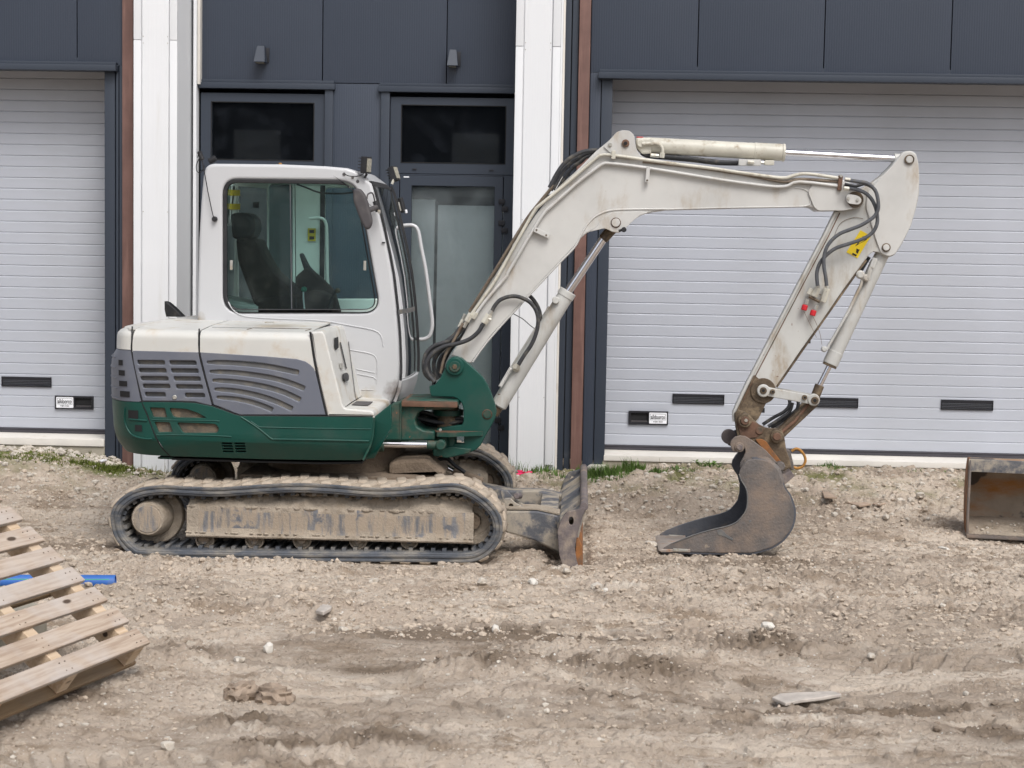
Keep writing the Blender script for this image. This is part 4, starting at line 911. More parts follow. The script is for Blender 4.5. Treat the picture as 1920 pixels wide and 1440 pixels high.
# ---------------- crawler track (near one; the far one is copied)
def crawler():
    loop = [(206, 976), (208, 960), (220, 939), (252, 918), (299, 910), (350, 912), (409, 914), (477, 909.5), (549, 906), (612, 908), (690, 914), (740, 914), (800, 909), (854, 906.5), (886, 917), (915, 937), (936, 962), (943, 990), (940, 1010), (928, 1030), (905.5, 1048), (873, 1056), (784, 1055), (690, 1054.5), (596, 1054), (490, 1052.5), (377, 1051), (265, 1048), (240, 1038), (222, 1020), (212, 1003)]
    pts = [Vector((x, z, 0)) for x, z in XZ(loop, -1.0)]
    cr = crom3(pts, 8, True)
    d = [0]
    for a, b in zip(cr, cr[1:]+cr[:1]): d.append(d[-1]+(b-a).length)
    Ltot = d[-1]; NB = 176
    def at(s):
        s %= Ltot
        i = int(np.searchsorted(d, s, side='right'))-1; i = min(i, len(cr)-1); a = cr[i]; b = cr[(i+1) % len(cr)]; t = (s-d[i])/max(1e-9, d[i+1]-d[i]); return a.lerp(b, t)
    def frame(s):
        p = at(s); t = (at(s+.02)-at(s-.02)).normalized(); nrm = Vector((t.y, -t.x, 0)); c = Vector((-1.74, .18, 0))
        if nrm.dot(p-c) < 0 and abs(p.x+1.74) > 1.1: nrm = -nrm
        return p, t, nrm
    # orientation test
    p, t, nrm = frame(Ltot*.25)
    ysec = [(-.605, 0), (-.99, 0), (-.998, -.007), (-.997, -.018), (-.991, -.023), (-.991, -.029), (-.999, -.033), (-1.0, -.044), (-.993, -.050), (-.993, -.056), (-.985, -.064), (-.90, -.068), (-.70, -.068), (-.61, -.064), (-.602, -.05), (-.602, -.008)]
    # consistent outward normal from polygon area
    ar = sum(cr[i-1].x*cr[i].y-cr[i].x*cr[i-1].y for i in range(len(cr))); sg = 1 if ar < 0 else -1
    def nout(t): return Vector((-t.y, t.x, 0))*sg
    bm = bmesh.new(); R = []
    for k in range(NB):
        s = Ltot*k/NB; p, t, _ = frame(s); n_ = nout(t)
        R.append([bm.verts.new((p.x+n_.x*o_, y, p.y+n_.y*o_)) for y, o_ in ysec])
    m_ = len(ysec)
    for i in range(NB):
        A_, B_ = R[i], R[(i+1) % NB]
        for k in range(m_):
            f = bm.faces.new((A_[k], A_[(k+1) % m_], B_[(k+1) % m_], B_[k])); f.material_index = 1 if k == 0 else 0
    tr = bm_done('crawler_track', bm, [m_belt, m_beltmud], EX, smooth=40)
    # lugs, two staggered rows
    NL = int(round(Ltot/.128))
    def lugmesh(y0, y1, ln, skew):
        bm = bmesh.new(); r = bmesh.ops.create_cube(bm, size=1)
        for q in r['verts']:
            tp = q.co.z > 0; q.co = Vector((q.co.x*(ln*.72 if tp else ln)+skew*q.co.y, (y0+y1)/2+q.co.y*(y1-y0)*(.90 if tp else 1), .017 if tp else -.004))
        bmesh.ops.bevel(bm, geom=bm.edges[:], offset=.006, segments=1, affect='EDGES')
        me = bpy.data.meshes.new('tread_lug'); bm.to_mesh(me); bm.free(); me.materials.append(m_beltmud)
        me.polygons.foreach_set('use_smooth', [True]*len(me.polygons)); me.set_sharp_from_angle(angle=math.radians(40)); return me
    la = lugmesh(-.997, -.77, .080, .03); lb = lugmesh(-.83, -.603, .080, -.03)
    for k in range(NL):
        for me, off in ((la, 0), (lb, .5)):
            s = Ltot*(k+off)/NL; p, t, _ = frame(s); n_ = nout(t)
            o = bpy.data.objects.new('tread_lug', me); COL.objects.link(o); o.parent = tr
            t3 = Vector((t.x, 0, t.y)); n3 = Vector((n_.x, 0, n_.y)); y3 = n3.cross(t3)
            if y3.y < 0: t3 = -t3; y3 = n3.cross(t3)
            Mx = Matrix((t3, y3, n3)).transposed().to_4x4(); Mx.translation = Vector((p.x, 0, p.y)); o.matrix_basis = Mx
    # drive teeth inside the belt
    bm = bmesh.new(); NT = int(Ltot/.072)
    for k in range(NT):
        s = Ltot*k/NT; p, t, _ = frame(s); n_ = nout(t)*-1
        r = bmesh.ops.create_cube(bm, size=1)
        for q in r['verts']:
            a = Vector((p.x, 0, p.y))+Vector((t.x, 0, t.y))*q.co.x*.026+Vector((0, -.80+q.co.y*.30, 0))+Vector((n_.x, 0, n_.y))*(.066+(q.co.z+.5)*.020); q.co = a
    bm_done('drive_teeth', bm, m_belt, tr, smooth=20)
    # sprocket
    sx, sy = 277.5, 973
    q = P(sx, sy, -.96); bm = bmesh.new()
    def L_(prof, n=40): lathe_y(bm, q.x, q.z, prof, n)
    L_([(.0005, -.80), (.185, -.80), (.192, -.79), (.192, -.74)], 40)
    bm_done('drive_sprocket', bm, m_mud, tr)
    bm = bmesh.new(); L_([(.0005, -.972), (.100, -.972), (.108, -.962), (.118, -.90), (.128, -.86), (.132, -.80)]); bm_done('sprocket_hub', bm, m_mud, tr)
    bm = bmesh.new(); L_([(.0005, -.976), (.086, -.976), (.092, -.970)]); bm_done('hub_cover', bm, m_frame, tr)
    # idler
    q = P(886, 978, -.90); bm = bmesh.new()
    lathe_y(bm, q.x, q.z, [(.0005, -.86), (.10, -.86), (.105, -.875), (.150, -.875), (.160, -.865), (.163, -.84), (.163, -.74), (.0005, -.73)], 44); bm_done('idler_wheel', bm, m_mud, tr)
    bm = bmesh.new(); lathe_y(bm, q.x, q.z, [(.0005, -.905), (.05, -.90), (.055, -.86)], 24); bm_done('idler_hub', bm, m_muddark, tr)
    # rollers
    for x in (385, 478, 567, 672, 768):
        q = P(x, 1012, -.88); 
        bm = bmesh.new(); lathe_y(bm, q.x, q.z, [(.0005, -.88), (.045, -.885), (.052, -.90), (.060, -.90), (.062, -.893), (.062, -.87), (.050, -.85), (.050, -.70), (.0005, -.70)], 28)
        o = bm_done('roller', bm, m_mud, tr)
        box('roller_bracket', q.x-.035, q.x+.035, -.935, -.905, q.z+.0, q.z+.045, m_muddark, tr, bev=.01)
        bm = bmesh.new(); lathe_y(bm, q.x, q.z, [(.0005, -.918), (.022, -.915), (.026, -.90)], 18); bm_done('roller_hub', bm, m_frame, tr)
    # side frame, caked in mud
    za, zb, zc, zd, ze = Z_(600, 1009, -.95), Z_(600, 1003, -.95), Z_(600, 955, -.95), Z_(600, 927, -.86), Z_(600, 920, -.75)
    secs = [(-.90, za-.012), (-.962, za-.010), (-.968, za), (-.955, zb), (-.950, zb+.03), (-.950, zc-.03), (-.948, zc), (-.925, zc+.03), (-.87, zd), (-.80, ze), (-.68, ze), (-.66, zc), (-.66, za)]
    secs = [Vector((a, b, 0)) for a, b in secs]; sec2 = []
    for a, b in zip(secs, secs[1:]):
        nn = max(1, int((b-a).length/.016)); sec2 += [a.lerp(b, k/nn) for k in range(nn)]
    sec2.append(secs[-1])
    xs0, xs1 = X_(350, 985, -.95), X_(888, 985, -.95); rows = []; NX = 170
    for i in range(NX+1):
        x = xs0+(xs1-xs0)*i/NX; row = []
        for s_ in sec2:
            y, z = s_.x, s_.y; cakey = max(0, min(1, (z-zc+.02)/.05))
            dn = (.010+.022*cakey)*(float(vn(np.array([x]), np.array([z*1.3+y]), 9, 3)[0])-.5)+(.004+.012*cakey)*(float(vn(np.array([x]), np.array([z+y]), 26, 5)[0])-.5)
            if zb < z < zc-.02 and y < -.94: dn *= .35
            endt = 0
            if i < 4 or i > NX-4: endt = .0
            cut = max(0, (z-zc)/(.10))*.045
            xx = x + (cut if i == 0 else (-cut*1.6 if i == NX else 0)) * (1)
            row.append((xx, y+dn*-1.0 if y < -.8 else y, z+dn*(1 if z > zc else .2)))
        rows.append(row)
    bm = bmesh.new(); R = [[bm.verts.new(p_) for p_ in r] for r in rows]
    for A_, B_ in zip(R, R[1:]):
        for k in range(len(sec2)-1):
            f = bm.faces.new((A_[k], A_[k+1], B_[k+1], B_[k])); zz = (A_[k].co.z+B_[k+1].co.z)/2
            xx = A_[k].co.x; jt = float(vn(np.array([xx]), np.array([zz*.3]), 14, 4)[0])-.5; f.material_index = 1 if (zb+.014+.022*jt < zz < zc-.016+.040*jt and A_[k].co.y < -.93 and xs0+.07+.05*jt < xx < xs1-.06+.06*jt) else 0
    bm.faces.new(R[0]); bm.faces.new(R[-1][::-1])
    bm_done('track_frame', bm, [m_mud, m_frame], tr, smooth=50)
    # mud lumps on the frame and belt
    bmm = bmesh.new()
    for k in range(150):
        x = rnd.uniform(xs0, xs1); zz = rnd.choice([zd, zc, zb]); y = {zd: -.88, zc: -.945, zb: -.962}[zz]; s_ = rnd.uniform(.006, .022 if zz != zb else .010)
        r = bmesh.ops.create_icosphere(bmm, subdivisions=1, radius=1)
        for q in r['verts']: q.co = Vector((x+q.co.x*s_*1.6*rnd.uniform(.8, 1.2), y+q.co.y*s_*.7, zz+rnd.uniform(0, .0)+q.co.z*s_*.8*rnd.uniform(.8, 1.2)))
    bm_done('mud_cake', bmm, m_mud, tr, smooth=60)['kind'] = 'stuff'
    return tr
tr = crawler()
def copy_part(o, parent, dy, top=True):
    mi = o.matrix_parent_inverse.copy(); c = o.copy(); COL.objects.link(c); c.parent = parent; c.matrix_parent_inverse = mi
    if top: c.location = Vector(c.location)+Vector((0, dy, 0))
    for ch in [x for x in o.children]: copy_part(ch, c, dy, False)
    return c
copy_part(tr, EX, 1.6)
for o_ in EX.children:
    if o_.name.startswith('crawler_track') and o_ is not tr: o_.location.z += .045
# ---------------- undercarriage
def zz_(y, Y=-.6): return Z_(600, y, Y)
box('car_body', -2.25, -1.05, -.62, .62, .18, .40, m_muddark, EX, bev=.03)
for x0, x1, y0, y1 in ((-2.2, -1.95, -.8, .8), (-1.35, -1.10, -.8, .8)): box('cross_beam', x0, x1, y0, y1, .16, .38, m_mud, EX, bev=.03)
bm = bmesh.new(); bm_tube(bm, [(-1.68, 0, .38), (-1.68, 0, .62)], .48, 48); bm_done('slewing_ring', bm, m_muddark, EX)
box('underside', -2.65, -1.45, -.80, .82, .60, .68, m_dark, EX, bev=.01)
# ---------------- upper body: green skirt and side panels
gseam = [(264, 754), (300, 754), (340, 754.5), (365, 755.5), (398, 762), (422, 770), (440, 777), (452, 780), (560, 780.5), (697, 781)]
gl = gseam + [(699.5, 784), (697, 819), (692, 836), (679, 862), (672, 866), (600, 866), (480, 864), (400, 861), (314, 858.5), (304, 845), (294, 822), (285, 800), (277, 777), (268, 758)]
vent_h = [rp([(280, 764), (309, 765), (313, 783), (287, 782)], 3), rp([(317, 765), (350, 767), (372, 775), (388, 784), (330, 783), (323, 780)], 5),
          rp([(289, 791), (318, 792), (324, 810), (297, 811)], 3), rp([(331, 792), (404, 795), (411, 803), (407, 812), (343, 812)], 5)]
small = [rp([(414+d, y), (434+d, y), (435+d, y+3.6), (415+d, y+3.6)], 1.6) for d in (0, 24) for y in (830, 835.5, 841, 846.5)]
sp0 = plate('side_panel', gl, YN, .05, m_green, EX, .0028, vent_h+small, label='green lower side panel', bres=2)
boxpx('vent_mesh', (276, 760, 414, 816), YN+.022, .01, m_mesh, EX, bev=0); vb0 = boxpx('vent_backing', (410, 826, 462, 853), YN+.03, .01, m_dark, EX, bev=0)
zt_0 = Z_(500, 829, YN)
def tuck(o, k=.75):
    for v_ in o.data.vertices:
        d_ = zt_0-v_.co.z
        if d_ > 0: v_.co.y += k*d_
for o_ in (sp0, vb0): tuck(o_)
def tuckcw(o, k=.75):
    for v_ in o.data.vertices:
        d_ = zt_0-v_.co.z
        if d_ > 0: v_.co.y *= 1-k*d_/.948
# raised rim round the big vents, and the pressed lines
def bead(name, pts, Y, r, mat, n=8, sn=5, parent=EX): return tube(name, tpx(pts, Y), r, mat, parent, n=n, smoothn=sn)
bead('pressed_line', [(293, 816), (330, 815.5), (400, 817), (434, 819)], YN+.002, .006, m_green)
bead('pressed_line', [(285, 787), (325, 788), (404, 789), (408, 791)], YN+.001, .005, m_green)
bead('pressed_line', [(452, 782), (480, 800), (508, 822), (516, 824)], YN+.002, .007, m_green); bead('pressed_line', [(512, 823.5), (600, 825), (692, 827)], YN+.001, .007, m_green, sn=0)
bead('pressed_line', [(470, 790), (486, 801), (600, 803.5), (696, 804.5)], YN+.001, .005, m_green, sn=0)
fc0 = plate('front_corner', [(682, 785), (700, 783), (733, 757), (735, 800), (716, 835), (699, 862), (680, 865)], YN+.03, .03, m_green, EX, .006)
tuck(fc0)
# front face of the house (turning back from the near corner to the cab)
def depth_face(name, pts, Y0, Y1, mat, parent=EX, nseg=6, off=0, **k):
    "strip whose near edge runs through the pixels at Y0 and which goes straight back to Y1"
    rows = []
    for x, y in pts:
        q = P(x, y, Y0); rows.append([(q.x+off, Y0+(Y1-Y0)*i/nseg, q.z) for i in range(nseg+1)])
    return gridmesh(name, rows, mat, parent, thick=.012, **k)
depth_face('front_panel', [(700, 783), (697, 819), (692, 836), (679, 862)], YN+.01, .88, m_green_dirty)
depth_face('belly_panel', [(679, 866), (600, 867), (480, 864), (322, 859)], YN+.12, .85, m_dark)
# ---------------- grey side covers with louvres
g1 = [(248, 657), (372.5, 660), (373, 668), (384, 710), (397, 758), (396, 761), (365, 753.5), (340, 752.5), (267, 752), (258, 715), (250, 680)]
def slot(x0, x1, y0, y1, dx): return rp([(x0, y0), (x1, y0+.5), (x1+dx, y1+.5), (x0+dx, y1)], 3.2)
h1 = []
for i, (a, b, y) in enumerate([(257, 308, 675.5), (259.5, 311, 690.5), (263, 314.5, 705.5), (267, 318, 720), (271, 309.5, 735.5)]): h1.append(slot(a, b, y, y+8, 1.5))
for i, (a, b, y) in enumerate([(317, 367, 676), (320, 371, 691), (325, 375, 706), (329, 379, 721), (346, 383, 737)]): h1.append(slot(a, b, y, y+8, 1.5))
pn = plate('rear_side_cover', g1, YN, .045, m_grey, EX, .006, h1, label='grey side cover with ten short louvre slots', bres=2)
boxpx('louvre_backing', (252, 670, 392, 750), YN+.028, .008, m_groove, EX, bev=0)
disc('cover_lock', 327, 745, 4.2, YN-.008, .02, m_zinc, EX, .003, 16)
g2 = [(375, 660), (440, 664), (502, 668), (556, 672.5), (573, 677), (583, 684), (590, 692), (611, 778), (450, 778), (438, 774), (420, 766), (400, 759), (387, 712), (376, 668)]
def gro(c0, c1, wd=4.6):
    "curved groove: centre line -> closed outline"
    L = crom3([Vector((x, y, 0)) for x, y in c0], 5); up, dn = [], []
    for i, p in enumerate(L):
        t = (L[min(i+1, len(L)-1)]-L[max(i-1, 0)]).normalized(); n_ = Vector((-t.y, t.x, 0)); w_ = wd*(.62+.38*math.sin(math.pi*min(1, .12+.88*i/len(L))*.62+.2))*c1
        if i < 2: w_ *= .75
        up.append(tuple((p+n_*w_)[:2])); dn.append(tuple((p-n_*w_)[:2]))
    return rp(up+dn[::-1], 2.0, 2)
g_in = [([(388, 679.5), (440, 681), (500, 687), (560, 699)], 1), ([(393, 697), (440, 699), (500, 707), (540, 717), (571, 729)], 1), ([(398, 713.5), (440, 716), (490, 724), (530, 735), (563, 750)], 1),
        ([(402, 730), (440, 733), (480, 741), (515, 752), (548, 767)], 1), ([(406, 745), (440, 748), (470, 754), (495, 762), (511, 769)], .9)]
pn2 = plate('engine_side_cover', g2, YN, .045, m_grey, EX, .006, [gro(a, b) for a, b in g_in], label='grey side cover with five sweeping grooves', bres=2)
plate('groove_backing', [(384, 672), (570, 690), (585, 735), (570, 776), (450, 776), (402, 756)], YN+.014, .01, m_groove, EX, .001)
# ---------------- white upper covers: side rising into a rounded shoulder and a flat top
zt0 = Z_(480, 622, YN); 
def shoulder(xl, xr, zlow, name, Yback=YCB+.0, ztop=None, crown=.03, **k):
    "xl(z), xr(z): seam functions in world x; profile goes up the flank, round the shoulder and back"
    zt = ztop if ztop is not None else zt0; prof = [(YN+.002, z) for z in np.linspace(0, 1, 5)]
    for a in np.linspace(0, math.pi/2, 8)[1:]: prof.append((YN+.002+.065*(1-math.cos(a)), zt-.055+.055*math.sin(a)))
    prof += [(YN+.2, zt+.008), (YN+.45, zt+crown*.7), (Yback, zt+crown)]
    rows = []
    for y, z in prof:
        a, b = xl(zt), xr(zt); row = []
        for i in range(17):
            zz = z
            if y < YN+.0021 and len(rows) < 5:
                lo = zlow(i/16) if callable(zlow) else zlow; zz = lo+(zt-.055-lo)*z
            a, b = xl(zz), xr(zz); row.append((a+(b-a)*i/16, y, zz))
        rows.append(row)
    return gridmesh(name, rows, m_cream, EX, thick=.008, smooth=60, **k)
def seam(pts):
    q = sorted([(P(x, y, YN).z, P(x, y, YN).x) for x, y in pts]); zs = [a for a, _ in q]; xs = [b for _, b in q]
    return lambda z: float(np.interp(z, zs, xs))
sA = seam([(251, 618), (248.5, 640), (248, 660)]); sB0 = seam([(372, 618), (372, 660)]); sB1 = seam([(375, 618), (375, 662)]); sC = seam([(580, 624), (583, 640), (588, 672), (592, 690)])
shoulder(sA, sB0, Z_(300, 661, YN), 'rear_top_cover'); shoulder(sB1, sC, lambda t: Z_(480, float(np.interp(t, [0, .3, .6, .85, .93, 1], [663, 667, 671, 677, 682, 694])), YN), 'engine_hood')
q = P(505, 608, YCB-.18); box('hood_latch', q.x-.03, q.x+.03, YCB-.20, YCB-.16, zt0+.012, zt0+.034, m_zinc, EX, bev=.004)
bead('hood_seam', [(398, 614), (560, 617)], YN+.25, .0025, m_dark)
rr_ = [P(462, 618, YN+.12), P(572, 621, YN+.12)]; tube('lid_outline', [(rr_[0].x, YN+.14, zt0+.007), (rr_[0].x+.02, YN+.26, zt0+.0125), (rr_[1].x+.02, YN+.26, zt0+.0125), (rr_[1].x, YN+.14, zt0+.007)], .0022, m_brownpipe, EX, n=6, smoothn=0)
# ---------------- counterweight: lofted round the tail in plan
def cw(name, levels, mat, Xs, Xr, y0=-.948, y1=.948, e=2.5, nseg=44, cap=None, inset=None, **k):
    rows = []
    for z in levels:
        xs, xr = Xs(z), Xr(z); row = []
        for i in range(nseg+1):
            a = math.pi*i/nseg; c_, s_ = math.cos(a), math.sin(a)
            yy_ = -math.copysign(abs(c_)**(2/e), c_)*.948; xx = xs-(xs-xr)*abs(s_)**(2/e); ins = inset(z) if inset else 0
            row.append((xx+ins*(s_), yy_*(1-ins), z))
        rows.append(row)
    return gridmesh(name, rows, mat, EX, thick=.012 if cap is None else .012, smooth=60, **k)
sx_ = seam([(248, 612), (247.5, 640), (246.5, 660), (256, 710), (266, 754), (276, 780), (292, 822), (302, 845), (312, 858)])
def rearx(pts):
    q = sorted([(P(x, y, -.38).z, P(x, y, -.38).x) for x, y in pts]); zs = [a for a, _ in q]; xs = [b for _, b in q]; return lambda z: float(np.interp(z, zs, xs))
rx = rearx([(238, 607), (232.5, 618), (230.5, 650), (219, 660), (215.5, 680), (214, 720), (213.5, 752), (214, 790), (219, 818), (230, 838), (249, 851), (278, 857), (300, 858.6)])
zG0, zG1, zW0, zW1 = Z_(250, 857, YN), Z_(250, 753, YN), Z_(250, 657, YN), zt0+.0
tuckcw(cw('counterweight', list(np.linspace(zG0+.002, zG1-.004, 26)), m_green, sx_, rx, label='green rounded counterweight at the tail'))
cw('tail_cover', list(np.linspace(zG1, zW0+.0, 10)), m_grey, sx_, rx, label='grey tail cover with dark air slots')
rxw = rearx([(250, 603), (240, 606), (234, 614), (231.5, 624), (230.5, 650), (230.3, 662)])
cw('tail_top_cover', list(np.linspace(zW0+.004, zW1-.03, 6))+[zW1-.015, zW1-.004, zW1+.003], m_cream, sx_, rxw, inset=lambda z: max(0, (z-(zW1-.035))/.038)**2*.05)
# top deck over the tail
rows = []
for i in range(13):
    y = -.93+1.86*i/12; xe = sx_(zW1)-(sx_(zW1)-rxw(zW1))*max(0, 1-(abs(y)/.948)**2.5)**(1/2.5)
    rows.append([(xe+.03+(sx_(zW1)+.012-xe-.03)*j/5, y, zW1+.004+.03*(1-abs(y)/.93)*j/5) for j in range(6)])
gridmesh('tail_deck', rows, m_cream, EX, thick=.01, smooth=60)
rows = [[(sx_(zW1)+.01+(-.0+X_(372, 610, YCB)-sx_(zW1)+.05)*j/4, y, zW1+.028) for j in range(5)] for y in np.linspace(YCB-.02, .9, 5)]; gridmesh('tail_deck', rows, m_cream, EX, thick=.01)
depth_face('belly_panel', [(296, 857), (326, 858)], YN+.14, .75, m_green_dirty)
# dark slots in tail cover, following its curve
def tail_slot(y0, y1, x0, x1, name='air_slot', mat=m_dark):
    zA, zB = Z_(240, y1, YN+.08), Z_(240, y0, YN+.08); bm = bmesh.new(); R = []
    for z in (zA, (zA+zB)/2, zB):
        row = []; xs, xr = sx_(z), rx(z); e = 2.5
        for i in range(10):
            px = x0+(x1-x0)*i/9; X = P(px, (y0+y1)/2, YN+.09).x; s_ = max(0, min(1, (xs-X)/(xs-xr))); y = -.948*max(0, (1-s_**e))**(1/e)
            nx, ny = -(s_**(e-1))/max(.05, xs-xr), -((abs(y)/.948)**(e-1))/.948; l = math.hypot(nx, ny); row.append((X+nx/l*.0035, y+ny/l*.0035, z))
        R.append(row)
    return gridmesh(name, R, mat, EX)
for y0, y1, x0, x1 in ((674, 684, 227, 236.5), (693, 703, 227, 240.5), (713, 723, 227.5, 245), (732, 743, 229, 250)): tail_slot(y0, y1, x0, x1)
for y in (670, 689.5, 708.5, 728, 747):
    zA = Z_(240, y, YN+.08); xs, xr = sx_(zA), rx(zA); pts = []
    for i in range(14):
        a = .45+(.95)*i/13; X = xs-(xs-xr)*abs(math.sin(a))**(.8); yv = -.948*abs(math.cos(a))**.8; pts.append((X, yv-.001, zA))
    tube('louvre_rib', pts, .0045, m_grey, EX, n=6, smoothn=0)
for y0, y1, x0, x1 in ((767, 783, 246, 266), (794, 806, 259, 273)): tail_slot(y0, y1, x0, x1)
for pts in ([(236, 764, 0), (234, 790, 0), (246, 812, 0), (268, 820, 0), (290, 821, 0)], [(246, 785, 0), (280, 787, 0)]):
    o3 = []
    for x, y, _ in crom3([Vector(p) for p in pts], 5):
        z = Z_(x, y, YN+.06); xs, xr = sx_(z), rx(z); X = P(x, y, YN+.06).x; s_ = max(0, min(1, (xs-X)/(xs-xr))); o3.append((X, -.948*max(0, 1-s_**2.5)**.4-.001, z))
    tube('pressed_line', o3, .007, m_green, EX, n=8, smoothn=0)
for pts in ([(248, 612), (247, 640), (247, 660), (257, 710), (266.5, 754), (277, 780), (293, 822), (303, 845), (313, 858)], [(373.5, 616), (373.5, 662), (385.5, 712), (398.5, 758)], [(581.5, 622), (584, 640), (590, 680), (601, 730), (612.5, 778)]):
    tuck(tube('seam_gap', tpx(pts, YN+.004), .0048 if pts[0][0] != 581.5 else .0065, m_dark, EX, n=6, smoothn=3))
tube('seam_gap', tpx([(398, 760.5), (440, 776.8), (452, 779.3), (640, 781), (699, 782)], YN+.004), .0045, m_dark, EX, n=6, smoothn=0)
tube('seam_gap', tpx([(262, 753), (300, 753), (340, 753.5), (366, 755), (398, 761)], YN+.004), .0035, m_dark, EX, n=6, smoothn=0)
plate('rear_mirror', [(308, 565), (314, 567), (326, 577), (343, 594), (311, 594), (308, 580)], .62, .10, m_black, EX, .008)
# ---------------- fuel tank cover and step
tk = [(583, 623), (604, 621), (609, 627), (642, 758), (646, 766), (697, 770), (702, 775), (701, 780), (614, 780), (601, 724), (591, 676)]
plate('tank_cover', rp(tk, [2, 6, 6, 6, 6, 6, 4, 2, 1, 1, 1]), YN, .05, m_cream, EX, .012, label='cream tank cover with lock and handle recess', bres=3)
rows = []
for x, y in [(584, 622), (596, 621), (602, 620.5), (606.5, 623.5), (609.5, 630), (625, 692), (642, 758), (645, 764.5)]:
    qn = P(x, y, YN+.014); rows.append([(qn.x, YN+.014+(YCB-YN-.012)*i/8, qn.z+.006*math.sin(math.pi*i/8)) for i in range(9)])
gridmesh('tank_front', rows, m_cream, EX, thick=.012, smooth=50, label='sloping front of the tank cover')
rows = []
for x, y in [(643, 766), (670, 768.5), (694, 770.5), (700, 773.5), (702, 779), (702, 783)]:
    qn = P(x, y, YN+.010); rows.append([(qn.x, YN+.010+(YCB-YN+.05)*i/8, qn.z) for i in range(9)])
gridmesh('step_plate', rows, m_cream, EX, thick=.012, smooth=50, label='cream step beside the cab')
# anti-slip pad, lock, recess and slit on the slope: find the slope point under a pixel
def on_depth(x, y, pA, pB, lift=.004):
    "point on the plane through near-edge pixels pA,pB (at YN) that runs straight back, seen at pixel x,y"
    a, b = P(*pA, YN), P(*pB, YN); e = (b-a).normalized(); n_ = e.cross(Vector((0, 1, 0))).normalized(); d = ray(x, y)
    if n_.dot(d) > 0: n_ = -n_
    t = n_.dot(a-CAM)/n_.dot(d); return CAM+d*t+n_*lift, n_
def quad_on(name, px, pA, pB, mat, lift=.004, th=.004, **k):
    bm = bmesh.new(); vs = []; nn = None
    for x, y in px:
        q, nn = on_depth(x, y, pA, pB, lift); vs.append(bm.verts.new(q))
    f = bm.faces.new(vs); r = bmesh.ops.extrude_face_region(bm, geom=[f])
    for v_ in r['geom']:
        if isinstance(v_, bmesh.types.BMVert): v_.co += nn*th
    return bm_done(name, bm, mat, EX, **k)
SA, SB = (609.5, 630), (642, 758)
quad_on('anti_slip_pad', [(659, 760), (669, 753.5), (699, 754.5), (690, 761.5)], (643, 766), (694, 770.5), m_plasticgrey, .003, .003)
quad_on('handle_recess', [(625.5, 634), (632, 632), (633, 652), (628, 657), (625.5, 650)], SA, SB, m_dark, .006, .002)
quad_on('cover_slit', [(635.5, 642), (637, 642), (648.5, 691), (647, 692)], SA, SB, m_dark, .006, .002)
quad_on('lock', rp([(635.5, 681), (640, 681), (641, 691), (637, 692)], 2), SA, SB, m_zinc, .006, .004)
quad_on('cover_handle', rp([(640, 702), (646, 699), (650, 704), (650, 714), (644, 717), (641, 712)], 3), SA, SB, m_black, .006, .010)
tube('cover_edge', [on_depth(650, 622, SA, SB, .004)[0], on_depth(666, 748, SA, SB, .004)[0]], .0035, m_groove, EX, n=6, smoothn=0)

# ---------------- cab
cabo = [(369, 604), (372.5, 450), (376.5, 380), (381, 328), (385, 314), (391, 309), (400, 306.6), (530, 308), (611, 311.5), (650, 315), (664, 319.5), (676, 327), (686, 336), (697, 344), (708, 387), (719, 433), (728, 475), (736, 518), (742, 570), (747, 630), (749, 680), (748, 715), (742, 738), (735, 754), (700, 772), (640, 772), (560, 700), (400, 640), (369, 612)]
win = rp([(426, 338), (655, 341), (671, 352), (709.5, 556), (709, 572), (690, 586), (440, 585), (421, 565), (419, 360)], [24, 14, 14, 14, 14, 14, 26, 20, 18], 6)
win = rp([(418.5, 336), (650, 339), (672, 356), (713, 586), (419, 586)], [28, 24, 26, 34, 36], 8)
cab = plate('cab', rp(cabo, [2, 0, 0, 6, 4, 3, 6]+[0]*20+[2, 2], 3), YCB, .07, m_white, EX, .022, [win], label='white operator cab with a large tinted side window', bres=4)
# window rubber and panes (two sliding halves)
def inset(pl, d):
    c = Vector((sum(p[0] for p in pl)/len(pl), sum(p[1] for p in pl)/len(pl))); out = []; n_ = len(pl)
    s_ = 1 if area(pl) > 0 else -1
    for i in range(n_):
        a = Vector(pl[i-1]); b = Vector(pl[(i+1) % n_]); t = (b-a).normalized(); nn = Vector((-t.y, t.x))*s_; out.append(tuple(Vector(pl[i])+nn*d))
    return out
plate('window_rubber', inset(win, -1), YCB-.004, .03, m_black, cab, .006, [inset(win, 6.5)], bres=2)
ip = inset(win, 5)
def clip(pl, xc, keep_left):
    out = []
    for i in range(len(pl)):
        a, b = pl[i], pl[(i+1) % len(pl)]; ina = (a[0] <= xc) == keep_left; inb = (b[0] <= xc) == keep_left
        if ina: out.append(a)
        if ina != inb: t = (xc-a[0])/(b[0]-a[0]); out.append((xc, a[1]+(b[1]-a[1])*t))
    return out
plate('side_pane', clip(ip, 547, True), YCB+.018, .005, m_glass, cab, .0005, label='rear half of the side window'); plate('side_pane', clip(ip, 544, False), YCB+.010, .005, m_glass, cab, .0005, label='front half of the side window')
bead('pane_edge', [(544, 343), (547, 580)], YCB+.010, .004, m_ghose, sn=0, parent=cab); bead('pane_edge', [(553, 343), (555, 580)], YCB+.02, .003, m_black, sn=0, parent=cab)
for x, y in ((433.5, 497), (684, 498)): boxpx('pane_latch', (x-2.5, y-9, x+2.5, y+9), YCB+.004, .008, m_zinc, cab, bev=.002)
